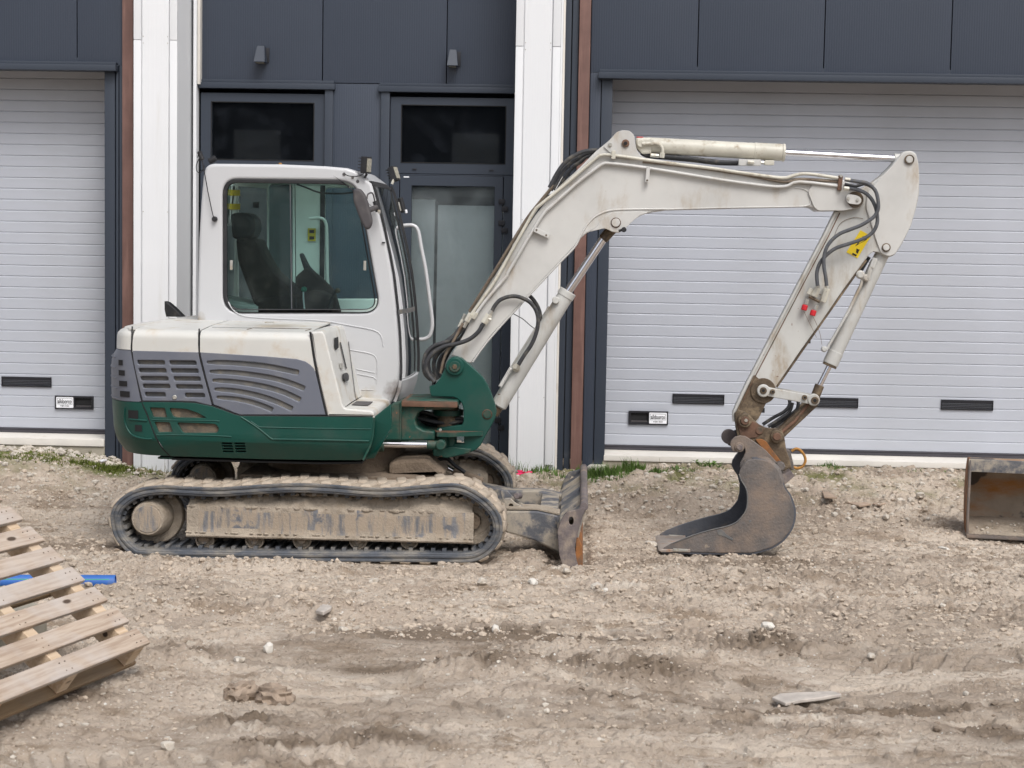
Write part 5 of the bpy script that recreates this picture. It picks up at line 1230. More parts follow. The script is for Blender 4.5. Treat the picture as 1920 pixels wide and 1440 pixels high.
# pressed lines on the cab side
bead('pressed_line', [(428, 566), (438, 582), (460, 593), (520, 597.5), (600, 601), (660, 611), (700, 619), (714, 629), (719, 650)], YCB-.001, .0045, m_white, parent=cab)
bead('pressed_line', [(657, 656), (690, 662), (703, 668), (707, 682), (706, 720)], YCB-.001, .004, m_white, parent=cab); bead('pressed_line', [(668, 692), (703, 699)], YCB-.001, .004, m_white, sn=0, parent=cab)
bead('pressed_line', [(670, 701), (700, 707), (706, 712)], YCB-.001, .004, m_white, sn=0, parent=cab); bead('pressed_line', [(678, 731), (700, 731)], YCB-.001, .004, m_white, sn=0, parent=cab)
for x, y, r_ in ((645, 326.5, 3), (661, 333, 2.6), (670.5, 340, 3)): disc('bolt', x, y, r_, YCB-.006, .01, m_plasticgrey, cab, .002, 12)
# far wall of the cab with door window
YFW = .88
def onfar(pl): # same world x,z outline as on the near flank
    return XZ(pl, YCB)
fw_h = [XZ(rp([(503, 345), (548, 345), (548, 560), (503, 560)], 8), YFW), XZ(rp([(609, 352), (700, 352), (716, 430), (728, 560), (609, 560)], 8), YFW), XZ(rp([(428, 346), (446, 346), (446, 560), (430, 560)], 5), YFW)]
platexz('far_wall', onfar([(371, 604), (374, 450), (383, 325), (395, 312), (530, 312), (640, 318), (680, 337), (697, 348), (719, 433), (736, 518), (747, 640), (747, 715), (738, 740), (560, 760), (400, 640)]), YFW, .05, m_int, cab, .01, fw_h)
for h_, yy_ in ((fw_h[0], 0), (fw_h[1], 0)): platexz('far_pane', h_, YFW+.02, .005, m_glass, cab, .0005)
bx = [X_(x, 450, YFW) for x in (600, 609)]; box('door_rubber', bx[0], bx[1], YFW-.012, YFW, Z_(600, 575, YFW), Z_(600, 348, YFW), m_black, cab, bev=.003)
boxpx('warning_sticker', (577, 428, 592, 452), YFW-.008, .003, m_yellow, cab, bev=0); 
for yq in (434, 446): boxpx('sticker_print', (580, yq-3, 589, yq+3), YFW-.0095, .001, m_blackink, cab, bev=0)
for yq in (362, 388): boxpx('paper_sticker', (430, yq-6, 450, yq+5), YFW-.008, .003, m_yellow, cab, bev=0)
boxpx('door_catch', (474, 379, 485, 390), YFW-.03, .03, m_black, cab, bev=.004)
# roof, rear wall, floor
ro = [(381, 330), (384, 314), (391, 308.5), (400, 306.2), (530, 307.6), (611, 311), (650, 314.6), (664, 319), (676, 327), (680, 336), (650, 333), (400, 330)]
platexz('roof', XZ([(381, 330), (384, 314), (391, 308.5), (400, 306.2), (500, 307.4), (500, 330), (400, 330)], YCB), YCB+.05, .87, m_white, cab, .015, bres=3)
platexz('roof_front', XZ([(612, 311.1), (650, 314.6), (664, 319), (676, 327), (680, 336), (650, 333), (612, 330)], YCB), YCB+.05, .87, m_white, cab, .015, bres=3)
platexz('added_roof_pane', XZ([(500, 309), (612, 312.5), (612, 316), (500, 313)], YCB), YCB+.06, .82, m_glass, cab, .0005)  # unseen roof pane, added to let sky light into the cab
platexz('roof_bar', XZ([(500, 307.5), (612, 311), (612, 330), (500, 330)], YCB), YFW-.02, .06, m_white, cab, .008)
platexz('rear_wall', XZ([(369.5, 610), (373, 450), (375, 420), (392, 420), (388, 610)], YCB), YCB+.06, .83, m_white, cab, .01)
platexz('rear_pane', XZ([(376, 419), (382, 331), (386, 331), (380, 419)], YCB), YCB+.10, .75, m_glass, cab, .0005)
platexz('cab_floor', XZ([(375, 640), (745, 690), (745, 720), (375, 650)], YCB), YCB+.06, .83, m_black, cab, .01)
platexz('rear_shelf', XZ([(390, 560), (470, 575), (470, 640), (385, 640)], YCB), YCB+.30, .57, m_int, cab, .03)
# curved front: grid patches across
fx = [(P(x, y, YCB).z, P(x, y, YCB).x) for x, y in [(668, 321), (680, 329), (690, 337), (697, 344), (708, 387), (719, 433), (728, 475), (736, 518), (742, 570), (747, 630), (749, 680), (748.5, 712), (744, 735), (737, 753)]]
fx = sorted(fx)
def fX(z): return float(np.interp(z, [a for a, _ in fx], [b for _, b in fx]))
def front(name, t0, t1, y0, y1, off, mat, th=0, nt_=12, nz=14, skew=0, **k):
    za, zb = P(720, y0, YCB).z, P(720, y1, YCB).z; rows = []
    for j in range(nz+1):
        z = za+(zb-za)*j/nz; row = []
        for i in range(nt_+1):
            t = t0+(t1-t0)*i/nt_; bul = .030*(1-(2*t-1)**2)+.022*t; row.append((fX(z)+bul+off, YCB+.012+(YFW+.04-YCB)*t, z+skew*t))
        rows.append(row)
    return gridmesh(name, rows, mat, cab, thick=th, smooth=50, **k)
front('windscreen', .03, .97, 348, 585, .0, m_glassf, 0); front('lower_windscreen', .03, .97, 585, 714, -.004, m_glassf)
front('screen_rubber', .0, .035, 341, 715, .004, m_black, .008, 2, 24); front('screen_rubber', .90, 1.0, 341, 712, .006, m_black, .02, 3, 24); front('screen_rubber', .80, .83, 360, 640, .012, m_black, .008, 2, 24)
front('screen_rubber', .0, 1.0, 339, 349, .004, m_black, .008, 12, 2); front('screen_bar', .0, .93, 581, 589, .006, m_groove, .008, 12, 2)
front('header', .0, 1.0, 321, 340, .0, m_white, .01, 12, 6); front('front_sill', .0, .96, 713, 752, .0, m_white, .02, 12, 4)
front('wiper', .70, .715, 390, 560, .03, m_black, .006, 1, 10)
# grab rail on the far side of the front
tube('grab_rail', [P(x, y, YFW+.05) for x, y in ((752, 424), (762, 422.5), (775, 423), (784, 433), (790, 465), (797.7, 504), (804, 550), (810, 598.6), (809, 620), (803, 632), (790, 636.5), (778, 634))], .0145, m_white, cab, n=12, smoothn=5)
tube('inner_rail', [P(x, y, YFW-.06) for x, y in ((580, 410), (600, 409), (610, 416), (613, 440), (614, 520), (616, 540))], .012, m_int, cab, n=10)
# seat
YS = .28
plate('seat_back', rp([(441, 446), (476, 447), (490, 480), (510, 512), (545, 540), (560, 575), (480, 582), (460, 530), (445, 490)], 8), YS, .42, m_seat, cab, .03, bres=3)
plate('headrest', rp([(431, 402), (442, 398), (466, 399), (477, 412), (478, 432), (470, 447), (455, 452), (434, 446)], 6), YS+.07, .28, m_black, cab, .03, bres=3)
plate('seat_cushion', rp([(478, 560), (590, 545), (612, 556), (610, 585), (478, 590)], 8), YS-.02, .46, m_seat, cab, .03, bres=3)
plate('console', rp([(552, 520), (575, 500), (600, 520), (625, 545), (638, 590), (560, 590)], 8), .62, .12, m_seat, cab, .02)
plate('armrest', rp([(560, 476), (567, 474), (580, 500), (606, 526), (600, 532), (570, 508)], 4), .70, .06, m_black, cab, .015)
bead('boot_lever', [(571, 580), (569, 560), (569, 546)], .2, .006, m_boardpale, parent=cab); disc('lever_knob', 569, 542.5, 5, .18, .04, m_tealknob, cab, .012, 16)
bead('travel_lever', [(612, 586), (620, 565), (630, 545)], .35, .010, m_black, parent=cab); disc('lever_knob', 632, 545, 5, .33, .04, m_grime, cab, .012, 14)
bead('coil_cord', [(556, 345), (575, 352), (600, 361), (640, 363), (665, 360)], .1, .006, m_black, parent=cab)
# mirror
mo = rp([(661, 357), (667, 352.5), (676, 354), (684, 364), (690, 380), (698, 412), (697, 422), (692, 430), (684, 430), (676, 415), (669, 397), (662, 377)], 5)
mir = plate('mirror', mo, YCB-.30, .05, m_plasticgrey, cab, .018, bres=4, label='grey rounded mirror on the near front pillar')
bead('mirror_arm', [(690, 395, YCB-.26), (700, 391, YCB-.20), (706, 388, YCB-.05)], YCB, .018, m_plasticgrey, parent=cab, sn=3); bead('mirror_bracket', [(688, 372, YCB-.2), (690, 364, YCB-.15), (698, 362, YCB-.1), (702, 374, YCB-.05), (704, 392, YCB-.02)], YCB, .0055, m_plasticgrey, parent=cab, sn=3)
q = P(706, 388, YCB-.06); cyl('mirror_clamp', P(703, 377, YCB-.07), P(709, 397, YCB-.07), .018, m_black, cab); box('clamp_bolt', q.x+.012, q.x+.03, YCB-.1, YCB-.06, q.z-.045, q.z-.02, m_zinc, cab, bev=.003)
q = P(755, 388, YFW+.12); cyl('mirror_clamp', P(750, 371, YFW+.14), P(757, 398, YFW+.14), .022, m_black, cab); cyl('clamp_bolt', P(747, 379, YFW+.12), P(751, 396, YFW+.12), .008, m_zinc, cab); cyl('clamp_bolt', P(761, 393, YFW+.12), P(762, 400, YFW+.12), .010, m_signw, cab)
# work lights
def worklight(x0, y0, x1, y1, Y, tilt, lab, face=True):
    c = P((x0+x1)/2, (y0+y1)/2, Y); h = (P(x0, y0, Y).z-P(x0, y1, Y).z); w_ = h*.62
    wl = bpy.data.objects.new('work_light', None); COL.objects.link(wl); wl.location = c; wl.rotation_euler = (0, tilt, -.42); wl.parent = cab; wl.matrix_parent_inverse = Matrix.Identity(4); wl['label'] = lab
    wl.location = c-Vector((0, 0, 0)); WL[wl.name] = Matrix.Identity(4)
    def part(nm, b, mt, bev=.004):
        bm = bmesh.new(); bm_box(bm, *b, bev); o = bm_done(nm, bm, mt); o.parent = wl; return o
    part('lamp_body', (-.045, .0, -w_*.5, w_*.5, -h/2, h/2), m_black, .008); part('lens', (.0005, .005, -w_*.38, w_*.38, -h*.40, h*.40), m_lens)
    for k in range(5): part('cooling_fin', (-.068, -.046, -w_*.42, w_*.42, -h*.4+k*h*.19, -h*.4+k*h*.19+.006), m_black, .001)
wlm = worklight(683, 294, 700, 326, YCB-.03, .06, 'near work light on the cab roof corner'); 
bead('lamp_bracket', [(683, 334), (688, 326)], YCB-.03, .008, m_black, parent=cab, sn=0); bead('lamp_cable', [(646, 326), (655, 330), (670, 330.5), (682, 326)], YCB-.02, .0032, m_black, parent=cab)
worklight(735, 310, 752, 338, YFW+.02, -.35, 'far work light on the cab roof corner'); bead('lamp_bracket', [(735, 345), (739, 335)], YFW+.0, .010, m_pipe, parent=cab, sn=0)
# aerial
bead('aerial', [(401.5, 410), (398, 398), (390, 360), (382, 316), (376, 290)], YCB-.03, .0035, m_black, parent=cab); disc('aerial_base', 401.5, 410.5, 5, YCB-.035, .03, m_black, cab, .006, 16)
for k in range(7):
    a = rnd.uniform(0, 6.28); pts = [P(374+rnd.uniform(-4, 5), 290+rnd.uniform(-6, 6), YCB-.02+rnd.uniform(-.02, .02)) for _ in range(3)]; tube('cable_tie', pts, .003, m_black, cab, n=6, smoothn=3)
bead('aerial_loop', [(374, 296), (368, 310), (370, 322), (378, 322), (384, 310)], YCB+.0, .003, m_black, parent=cab); cyl('aerial_clamp', P(373, 284, YCB-.02), P(380, 300, YCB-.02), .016, m_black, cab)
cyl('rear_lamp', P(392, 303, .3), P(405, 296, .3), .022, m_black, cab); disc('roof_cap', 525, 308, 3, YCB+.05, .03, m_yellowold, cab, .004, 12)
bead('pillar_clip', [(716, 455), (722, 455)], YCB-.01, .005, m_black, parent=cab, sn=0)
# dirt-rubbed foot of the pillar (soot patch)
# ---------------- machine front bracket (offset boss) and swing post
plate('front_bracket', rp([(700, 812), (722, 776), (742, 757), (760, 751), (812, 749), (858, 751), (860, 762), (848, 768), (794, 769), (783, 775), (778, 788), (782, 800), (794, 807), (815, 809), (815, 826), (705, 828)], 3), -.42, .50, m_green_dirty, EX, .012, label='green front bracket carrying the swing post', bres=2)
zq = Z_(800, 753, -.43); box('bracket_top', X_(752, 753, -.43), X_(858, 753, -.43), -.46, .12, zq-.034, zq, m_brownlug, EX, bev=.006)
box('bracket_skin', X_(752, 753, -.43)+.006, X_(858, 753, -.43)-.004, -.42, .11, zq+.0005, zq+.003, m_brownlug, EX, bev=0)
plate('bracket_foot', rp([(735, 757), (752, 752), (752, 826), (700, 826), (697, 812)], 2), -.50, .10, m_green_dirty, EX, .01)
q = P(840, 770, -.16); bm = bmesh.new(); bm_tube(bm, [(q.x, -.16, Z_(840, 806, -.16)), (q.x, -.16, Z_(840, 744, -.16))], .075, 30); bm_done('swing_pin', bm, m_grime, EX)
bm = bmesh.new(); bm_tube(bm, [(q.x, -.16, Z_(840, 778, -.16)), (q.x, -.16, Z_(840, 768, -.16))], .105, 30); bm_done('swing_collar', bm, m_green_dirty, EX)
post = [(837, 684), (840, 676), (847, 670), (856, 668), (866, 671), (874, 678), (890, 692), (905.5, 707), (915, 723), (921.5, 738.6), (927, 754), (931, 770), (929, 783), (922, 797), (915, 809), (908, 822), (902, 834), (893, 843), (880, 849), (860, 854), (838, 858), (814, 855), (812, 846), (830, 840), (848, 838), (852, 832), (870, 831), (870, 815), (846, 815), (832, 812), (815, 810), (820, 803), (846, 799), (866, 797), (869, 790), (869, 768), (866, 756), (858, 748), (850, 744.5), (809, 743), (806, 736), (805, 724), (816, 721), (826, 708)]
sp_ = plate('swing_post', post, YBM-.07, .045, m_green, EX, .006, label='green swing post at the foot of the boom', bres=2)
plate('swing_post', [(x, y) for x, y in post], .10, .045, m_green, EX, .006, bres=2)
plate('post_web', rp([(872, 700), (900, 712), (916, 745), (924, 772), (900, 830), (872, 840), (872, 770)], 4), YBM-.03, .33, m_green_dirty, EX, .01)
disc('pin_boss', 852.5, 687.5, 17, YBM-.095, .03, m_green, sp_, .006, 30); disc('pin_boss', 852.5, 687.5, 10.5, YBM-.112, .02, m_green_dirty, sp_, .004, 24); disc('pin_head', 852.5, 687.5, 5, YBM-.118, .01, m_grime, sp_, .002, 6)
disc('pin_head', 913.5, 777, 8, YBM-.080, .02, m_green_dirty, sp_, .002, 24); disc('pin_collar', 913.5, 777, 9.5, YBM-.075, .012, m_brownlug, sp_, .002, 24, hole=.86)
zq = Z_(850, 811, YBM-.19)
bm = bmesh.new(); tv = []
for x, y in [(814, YBM-.10), (822, YBM-.19), (846, YBM-.20), (872, YBM-.14), (905, YBM-.075), (905, .14), (814, .14)]: tv.append((X_(x, 808, YBM-.10), y))
va = [bm.verts.new((x, y, zq)) for x, y in tv]; vb = [bm.verts.new((x, y, zq-.03)) for x, y in tv]; bm.faces.new(va).material_index = 1; bm.faces.new(vb[::-1])
for i in range(len(va)): bm.faces.new((va[i], va[(i+1) % len(va)], vb[(i+1) % len(va)], vb[i]))
bm_done('lower_jaw', bm, [m_green_dirty, m_brownlug], EX)
for x, y, w_ in ((826, 812, 16), (845, 815, 11)):
    a = P(x, y, YBM-.08); b = P(x, y+38, YBM-.08); tube('jaw_boss', [(a.x, YBM-.03, a.z), (a.x, YBM-.03, b.z)], w_*.0036, m_green_dirty, EX, n=20, smoothn=0)
plate('jaw_foot', rp([(812, 843), (850, 838), (884, 842), (880, 850), (838, 859), (812, 855)], 3), YBM-.10, .30, m_green_dirty, EX, .006); disc('grease_bolt', 825.5, 806.5, 3, YBM-.12, .02, m_zinc, EX, .002, 10)
# swing cylinder
cyl('swing_cylinder', P(700, 832, YBM-.22), P(720, 832.5, YBM-.22), .052, m_green_dirty, EX); cyl('swing_cylinder_rod', P(718, 833, YBM-.22), P(802, 834, YBM-.22), .0225, m_chrome, EX, n=32); cyl('rod_end', P(800, 834, YBM-.22), P(826, 835, YBM-.2), .030, m_green_dirty, EX); disc('rod_eye', 826, 835, 9.5, YBM-.25, .07, m_green_dirty, EX, .006)
# hoses through the bracket
for k, (dy, Y) in enumerate(((0, -.2), (7, -.1), (13, -.22), (19, -.12), (4, .0))):
    bead('bracket_hose', [(772, 775+dy*.5), (790, 772+dy), (815, 778+dy), (842, 786+dy*.6), (864, 784+dy*.5), (868, 792)], Y, .014, m_hose, n=10)
# blade cylinder and clutter under the front
cyl('blade_cylinder', P(752, 856, -.05), P(822, 868, -.05), .05, m_muddark, EX); cyl('blade_cylinder_rod', P(821, 867, -.05), P(852, 884, -.05), .020, m_chrome, EX); cyl('blade_rod_end', P(850, 881, -.05), P(905, 903, -.05), .028, m_muddark, EX)
bead('blade_hose', [(820, 862), (838, 860), (852, 872), (872, 886)], -.15, .014, m_black)
plate('front_cross_member', rp([(728, 868), (752, 860), (800, 858), (812, 868), (836, 892), (728, 896)], 9), -.45, .9, m_muddark, EX, .03)
r_m = P(758, 853, -.4); 
# ---------------- dozer blade
dz = plate('dozer_blade', rp([(1045, 996), (1052, 975), (1062, 960), (1078, 957), (1094, 951), (1099, 953), (1092, 970), (1086, 990), (1081, 1010), (1078, 1030), (1081, 1050), (1086, 1066), (1070, 1066), (1055, 1063), (1048, 1038)], 3), -1.0, .035, m_rustplate, EX, .005, [circ(1071, 977, 4.5, 16, 8)], label='dozer blade with a plum coloured end plate')
def at_y(pts, Y0, Y1): # same x,z as pixels at Y0, moved to Y1
    return XZ(pts, Y0)
platexz('end_plate', XZ(rp([(1045, 996), (1052, 975), (1062, 960), (1078, 957), (1094, 951), (1099, 953), (1092, 970), (1086, 990), (1081, 1010), (1078, 1030), (1081, 1050), (1086, 1066), (1070, 1066), (1055, 1063), (1048, 1038)], 3), -1.0), .965, .035, m_bluesteel, dz, .005, [XZ(circ(1070, 977, 4.5, 16, 8), -1.0)])
rows = []
for x, y in [(1096, 954), (1091, 970), (1085, 990), (1081, 1010), (1080, 1030), (1083, 1050), (1088, 1066)]:
    q = P(x, y, -1.0); rows.append([(q.x, -.97+1.94*i/20, q.z) for i in range(21)])
gridmesh('mouldboard', rows, m_bluesteel, dz, thick=.014, smooth=50)
platexz('cutting_edge', XZ(rp([(1084, 1008), (1091, 1025), (1093, 1045), (1092, 1067.5), (1084, 1067), (1079, 1040), (1080, 1012)], 2), -1.0), -.99, 1.98, m_orange, dz, .004)
tube('top_rail', [(P(1095, 952, -1.0).x, y, P(1095, 952, -1.0).z+.006) for y in np.linspace(-.995, .995, 16)], .026, m_rustplate, dz, n=14, smoothn=0)
q0 = P(1058, 1000, -1.0)
for y in (-.60, .0, .60):
    platexz('blade_rib', XZ(rp([(1043, 988), (1058, 974), (1092, 950), (1088, 1020), (1043, 1010)], 3), -1.0), y, .02, m_bluesteel, dz, .003)
rows = []
for x, y in [(1094, 955), (1084, 964), (1064, 976), (1049, 986), (1046, 1000), (1049, 1040)]:
    q = P(x, y, -1.0); rows.append([(q.x, -.96+1.92*i/12, q.z) for i in range(13)])
gridmesh('blade_back_box', rows, m_bluesteel, dz, thick=.014, smooth=30)
# push arms
for k, Yp in enumerate((-.56, .40)):
    oo = [(880, 945), (948, 958), (1008, 958), (1052, 968), (1056, 1000), (1053, 1041), (1003, 1014), (948, 998), (880, 985)]
    platexz('push_arm', XZ(rp(oo, 3), -.56), Yp, .16, m_bluesteel, dz, .012)
rows = []
for x, y in [(905, 951), (950, 956), (1006, 957), (1050, 966)]:
    q = P(x, y, -.56); rows.append([(q.x, -.555+.16*i/4, q.z+.008+.010*random.random()) for i in range(5)])
gridmesh('mud_layer', rows, m_mud, dz, thick=.01, smooth=60)
box('cross_tube', P(1010, 970, -.56).x, P(1046, 970, -.56).x, -.39, .41, Z_(1020, 995, -.56), Z_(1020, 962, -.56), m_bluesteel, dz, bev=.02)
plate('blade_lug', rp([(945, 935), (957, 934), (967, 944), (1000, 958), (945, 960)], 4), -.50, .03, m_bluesteel, dz, .004, [circ(958, 949, 4.5, 14)]); disc('lug_pin', 958, 949, 5.5, -.46, .2, m_grime, dz, .003, 18)
plate('blade_lug', rp([(938, 920), (951, 920), (967, 938), (1000, 955), (945, 948)], 4), -.32, .03, m_bluesteel, dz, .004); cyl('lug_bolt', P(968, 930, -.4), P(975, 930, -.3), .02, m_rustplate, dz)
# ---------------- boom
boom_o = [(845, 666), (850, 658), (857, 648), (872, 622), (888, 590), (905, 562), (925, 528), (948, 490), (975, 447), (1003, 404), (1030, 371), (1060, 341), (1090, 311), (1118, 283), (1146, 260), (1156, 248), (1166, 244.5), (1178, 245), (1187, 251), (1190, 262), (1192, 276), (1197, 287), (1206, 295),
          (1243, 304), (1330, 314), (1400, 323), (1469, 332), (1520, 333), (1575, 335), (1600, 346), (1614, 357.5), (1621, 368), (1620.5, 380), (1611, 389.5), (1596, 393.5), (1582, 395), (1533.6, 395.5), (1524, 389), (1511, 387.4), (1469, 388.2), (1360, 390.5), (1249.5, 393.5),
          (1222, 397.5), (1204, 402.5), (1190, 411), (1178, 421), (1170, 430), (1161, 436), (1149, 435), (1136, 428), (1118, 428), (1100, 437), (1088, 447), (1076, 463), (1050, 490), (993, 551), (920, 630), (883, 681), (872, 679), (860, 670)]
bo = plate('boom', boom_o, YBM, .22, m_boom, EX, .007, label='long dirty white bent boom', bres=2)
bead('welded_flange', [(886, 679), (921, 632), (993, 553), (1050, 492), (1077, 464), (1090, 440), (1102, 420), (1118, 405), (1143, 395), (1180, 392.5), (1249, 392)], YBM-.001, .0065, m_boom, sn=6, parent=bo)
bead('welded_flange', [(1249, 392.5), (1360, 389.5), (1469, 387.8), (1512, 386), (1520, 378), (1517, 362), (1505, 354), (1490, 352)], YBM-.0005, .005, m_boom, parent=bo)
plate('boom_end_plate', rp([(1515, 360), (1524, 345), (1572, 340), (1598, 349), (1614, 359), (1620.5, 372), (1618, 384), (1609, 390), (1582, 395), (1534, 395), (1526, 388)], 4), YBM-.014, .013, m_boom, bo, .003)
plate('cylinder_ear', rp([(1131, 275), (1146, 259), (1157, 247), (1168, 244), (1180, 245), (1189, 253), (1192, 275), (1197, 287), (1206, 295), (1180, 296), (1150, 292)], 3), YBM-.010, .010, m_boom, bo, .003)
plate('rod_bracket', rp([(1100, 436), (1118, 427), (1128, 410), (1148, 398), (1200, 396), (1215, 399), (1200, 404), (1186, 415), (1172, 429), (1161, 436.5), (1149, 435), (1134, 428)], 4), YBM-.012, .012, m_boom, bo, .003)
for x, y, r_, m_ in ((1173, 268.5, 7.2, m_brownlug), (1144, 271, 3.5, m_zinc), (1154.7, 417.5, 8, m_boom)): disc('pin_head', x, y, r_, YBM-.024, .03, m_, bo, .003, 24)
disc('pin_head', 1173, 268.5, 3.6, YBM-.030, .02, m_dark, bo, .001, 6); disc('pin_collar', 1154.7, 417.5, 9.5, YBM-.018, .012, m_brownlug, bo, .002, 24, hole=.85)
# pivot keeper plate at the arm joint
disc('pivot_boss', 1604, 374, 15, YBM-.03, .03, m_grime, bo, .004, 30)
plate('keeper_plate', rp([(1587, 366), (1592, 364), (1606, 366), (1614, 370), (1616, 378), (1610, 384), (1592, 382), (1586, 376)], 4), YBM-.045, .014, m_boom, bo, .003); 
for x, y in ((1608, 375), (1591, 372)): disc('bolt', x, y, 3.2, YBM-.054, .012, m_zinc, bo, .002, 6)
# steel pipes along the boom
Yp = YBM-.022
bead('steel_pipe', [(878, 597), (905, 560), (930, 523), (968, 455), (1001, 397), (1012, 385), (1066.7, 340), (1118, 296), (1127, 291.5), (1143, 290.5), (1200, 298), (1260, 306.5), (1330, 315), (1388, 323.6), (1450, 332), (1472, 333.5), (1482, 331), (1497, 327), (1517.5, 326), (1572, 334)], Yp, .0115, m_pipe, sn=3, parent=bo)
bead('steel_pipe', [(893, 588), (912, 562), (948, 520), (952, 512), (966.7, 487), (1000, 430), (1022, 397), (1032, 388), (1080, 345), (1120, 314), (1131, 307.5), (1145, 306.5), (1217, 315.5), (1356, 338), (1440, 349), (1466, 350), (1478, 348), (1500, 341), (1572, 349)], Yp, .0115, m_boom, sn=3, parent=bo)
bead('steel_pipe', [(880, 585), (930, 505), (985, 415), (1012, 380), (1036, 350)], -.16, .012, m_brownpipe, sn=3, parent=bo); bead('steel_pipe', [(885, 590), (936, 510), (990, 422), (1030, 372), (1080, 325), (1130, 286)], -.10, .012, m_pipe, sn=3, parent=bo); bead('steel_pipe', [(1205, 303), (1300, 313), (1390, 326), (1470, 341), (1500, 336), (1572, 341)], Yp+.01, .010, m_brownpipe, sn=3, parent=bo)
bead('boom_wire', [(882, 580), (925, 512), (960, 455), (1001, 390), (1038, 347)], -.24, .004, m_brownpipe, sn=3, parent=bo)
# black hoses arching over the knee
for k, (dx, dy, Y) in enumerate(((0, 0, -.20), (7, 6, -.15), (14, 13, -.09), (3, 9, -.05))):
    bead('boom_hose', [(1030+dx, 352+dy*.6), (1046+dx, 322+dy*.7), (1062+dx, 302+dy*.8), (1082+dx*.6, 289+dy), (1100, 283+dy*.8), (1122, 281+dy*.5), (1140, 279+dy*.4)], Y, .0135, m_hose, sn=5, parent=bo)
for k in range(3): bead('boom_hose', [(945+k*5, 505+k*3), (980+k*5, 445+k*3), (1004+k*5, 404+k*3), (1030+k*4, 366+k*2)], -.2+.05*k, .009, m_black, sn=3, parent=bo)
# clamps
def bar(name, a, b, Y, wd, th, mat, parent=EX, bev=.002, cap=0):
    a = Vector(a); b = Vector(b); t = (b-a).normalized(); n_ = Vector((-t.y, t.x)); w2 = wd/2
    return plate(name, rp([tuple(a+n_*w2-t*cap), tuple(b+n_*w2+t*cap), tuple(b-n_*w2+t*cap), tuple(a-n_*w2-t*cap)], wd*.2), Y, th, mat, parent, bev)
bar('pipe_clamp', (1002, 430), (1030, 443), Yp-.022, 9, .03, m_boom, bo); bar('pipe_clamp', (1216, 312), (1213, 342), Yp-.022, 7, .03, m_boom, bo); bar('pipe_clamp', (1150.5, 282), (1150, 298), Yp-.022, 8, .03, m_pipe, bo)
for x, y in ((1024, 441), (1213.5, 338), (1006, 431)): disc('bolt', x, y, 1.8, Yp-.026, .01, m_grime, bo, .001, 8)
bar('manifold_block', (1577, 329), (1574, 357), Yp-.018, 8, .06, m_brownlug, bo, .004); disc('bolt', 1577, 330, 2.6, Yp-.026, .01, m_zinc, bo, .001, 8)
# lower fittings + valve block
def fit(a, b, Y, r_, mat=m_zinc, parent=bo):
    cyl('hose_fitting', P(*a, Y), P(*b, Y), r_, mat, parent, n=6, bev=.002)
fit((883, 588), (875, 603), Yp-.01, .021, m_pipe); fit((877, 600), (869, 614), Yp-.01, .015); fit((893, 586), (886, 597), Yp, .020, m_pipe); fit((872, 589), (866, 603), -.12, .013); fit((868, 600), (861, 614), -.14, .016, m_pipe)
fit((917, 590), (907, 606), Yp-.02, .026, m_pipe); fit((922, 582), (917, 592), Yp-.02, .017); fit((908, 604), (904, 611), Yp-.02, .016, m_ghose); fit((913, 596), (921, 600), Yp-.03, .012, m_pipe)
# hose loop from the block over to the boom cylinder
bead('cylinder_hose', [(922, 584), (928, 573), (937, 563), (951, 557), (967, 555.5), (982, 560), (995, 568), (1005, 582), (1009, 600), (1006, 622), (997, 645), (983, 666), (972, 684)], Yp-.02, .0135, m_hose, n=12, parent=bo); bead('cylinder_hose', [(990, 552), (1000, 562), (1009, 577), (1013, 594), (1010, 615)], -.12, .0135, m_hose, n=12, parent=bo)
bead('sensor_wire', [(962, 588), (980, 598), (994, 610), (1002, 616)], -.2, .003, m_black, parent=bo)
# hose bundle sweeping into the swing post
bd = [[(905, 608), (897, 622), (880, 636), (858, 644), (832, 650), (810, 664), (799, 684), (803, 702), (815, 716)], [(870, 611), (858, 626), (840, 640), (815, 648), (800, 662), (794.5, 682), (797, 700), (808, 712)],
      [(866, 612), (850, 630), (830, 645), (812, 657), (803, 676), (806, 698), (816, 712)], [(875, 600), (862, 622), (846, 640), (828, 656), (815, 674), (814, 694), (820, 712)], [(862, 614), (852, 636), (840, 654), (826, 672), (822, 692), (826, 708)], [(880, 600), (868, 628), (852, 646), (842, 660), (832, 680), (830, 700)]]
for k, b_ in enumerate(bd): bead('hose', b_, -.33+.055*k, .0145, m_hose, n=12, parent=bo)
bead('hose', [(868, 606), (850, 640), (834, 668), (826, 700)], -.30, .010, m_brownpipe, parent=bo); bead('hose', [(815, 712), (813, 722), (812, 740)], -.12, .012, m_black, parent=bo)
# ---------------- boom cylinder
YL = YBM+.05; 
bc0, bc1 = P(934, 762, -.15), P(1064, 548.5, -.15)
bcy = cyl('boom_cylinder', bc0, bc1, .0555, m_arm, EX, n=36, bev=.01, label='lower cream boom cylinder'); dcy = (bc1-bc0).normalized()
cyl('cylinder_gland', bc1-dcy*.035, bc1+dcy*.012, .060, m_arm, bcy, n=36); cyl('cylinder_rod', bc1, P(1133, 445, -.15), .0285, m_chrome, bcy, n=32); cyl('rod_eye', P(1130, 449, -.15), P(1149, 428, -.15), .036, m_grime, bcy, n=24)
bead('rod_cap', [(1160, 433), (1166, 431), (1172, 430)], -.29, .008, m_black, parent=bcy, sn=0); disc('cap_nut', 1170, 430.5, 5, -.31, .04, m_black, bcy, .004, 9)
disc('port', 1042, 563, 7, -.235, .05, m_arm, bcy, .005, 16); disc('port', 968, 690, 7.5, -.235, .06, m_pipe, bcy, .005, 12); fit((972, 682), (967, 692), -.25, .018, m_pipe, bcy)
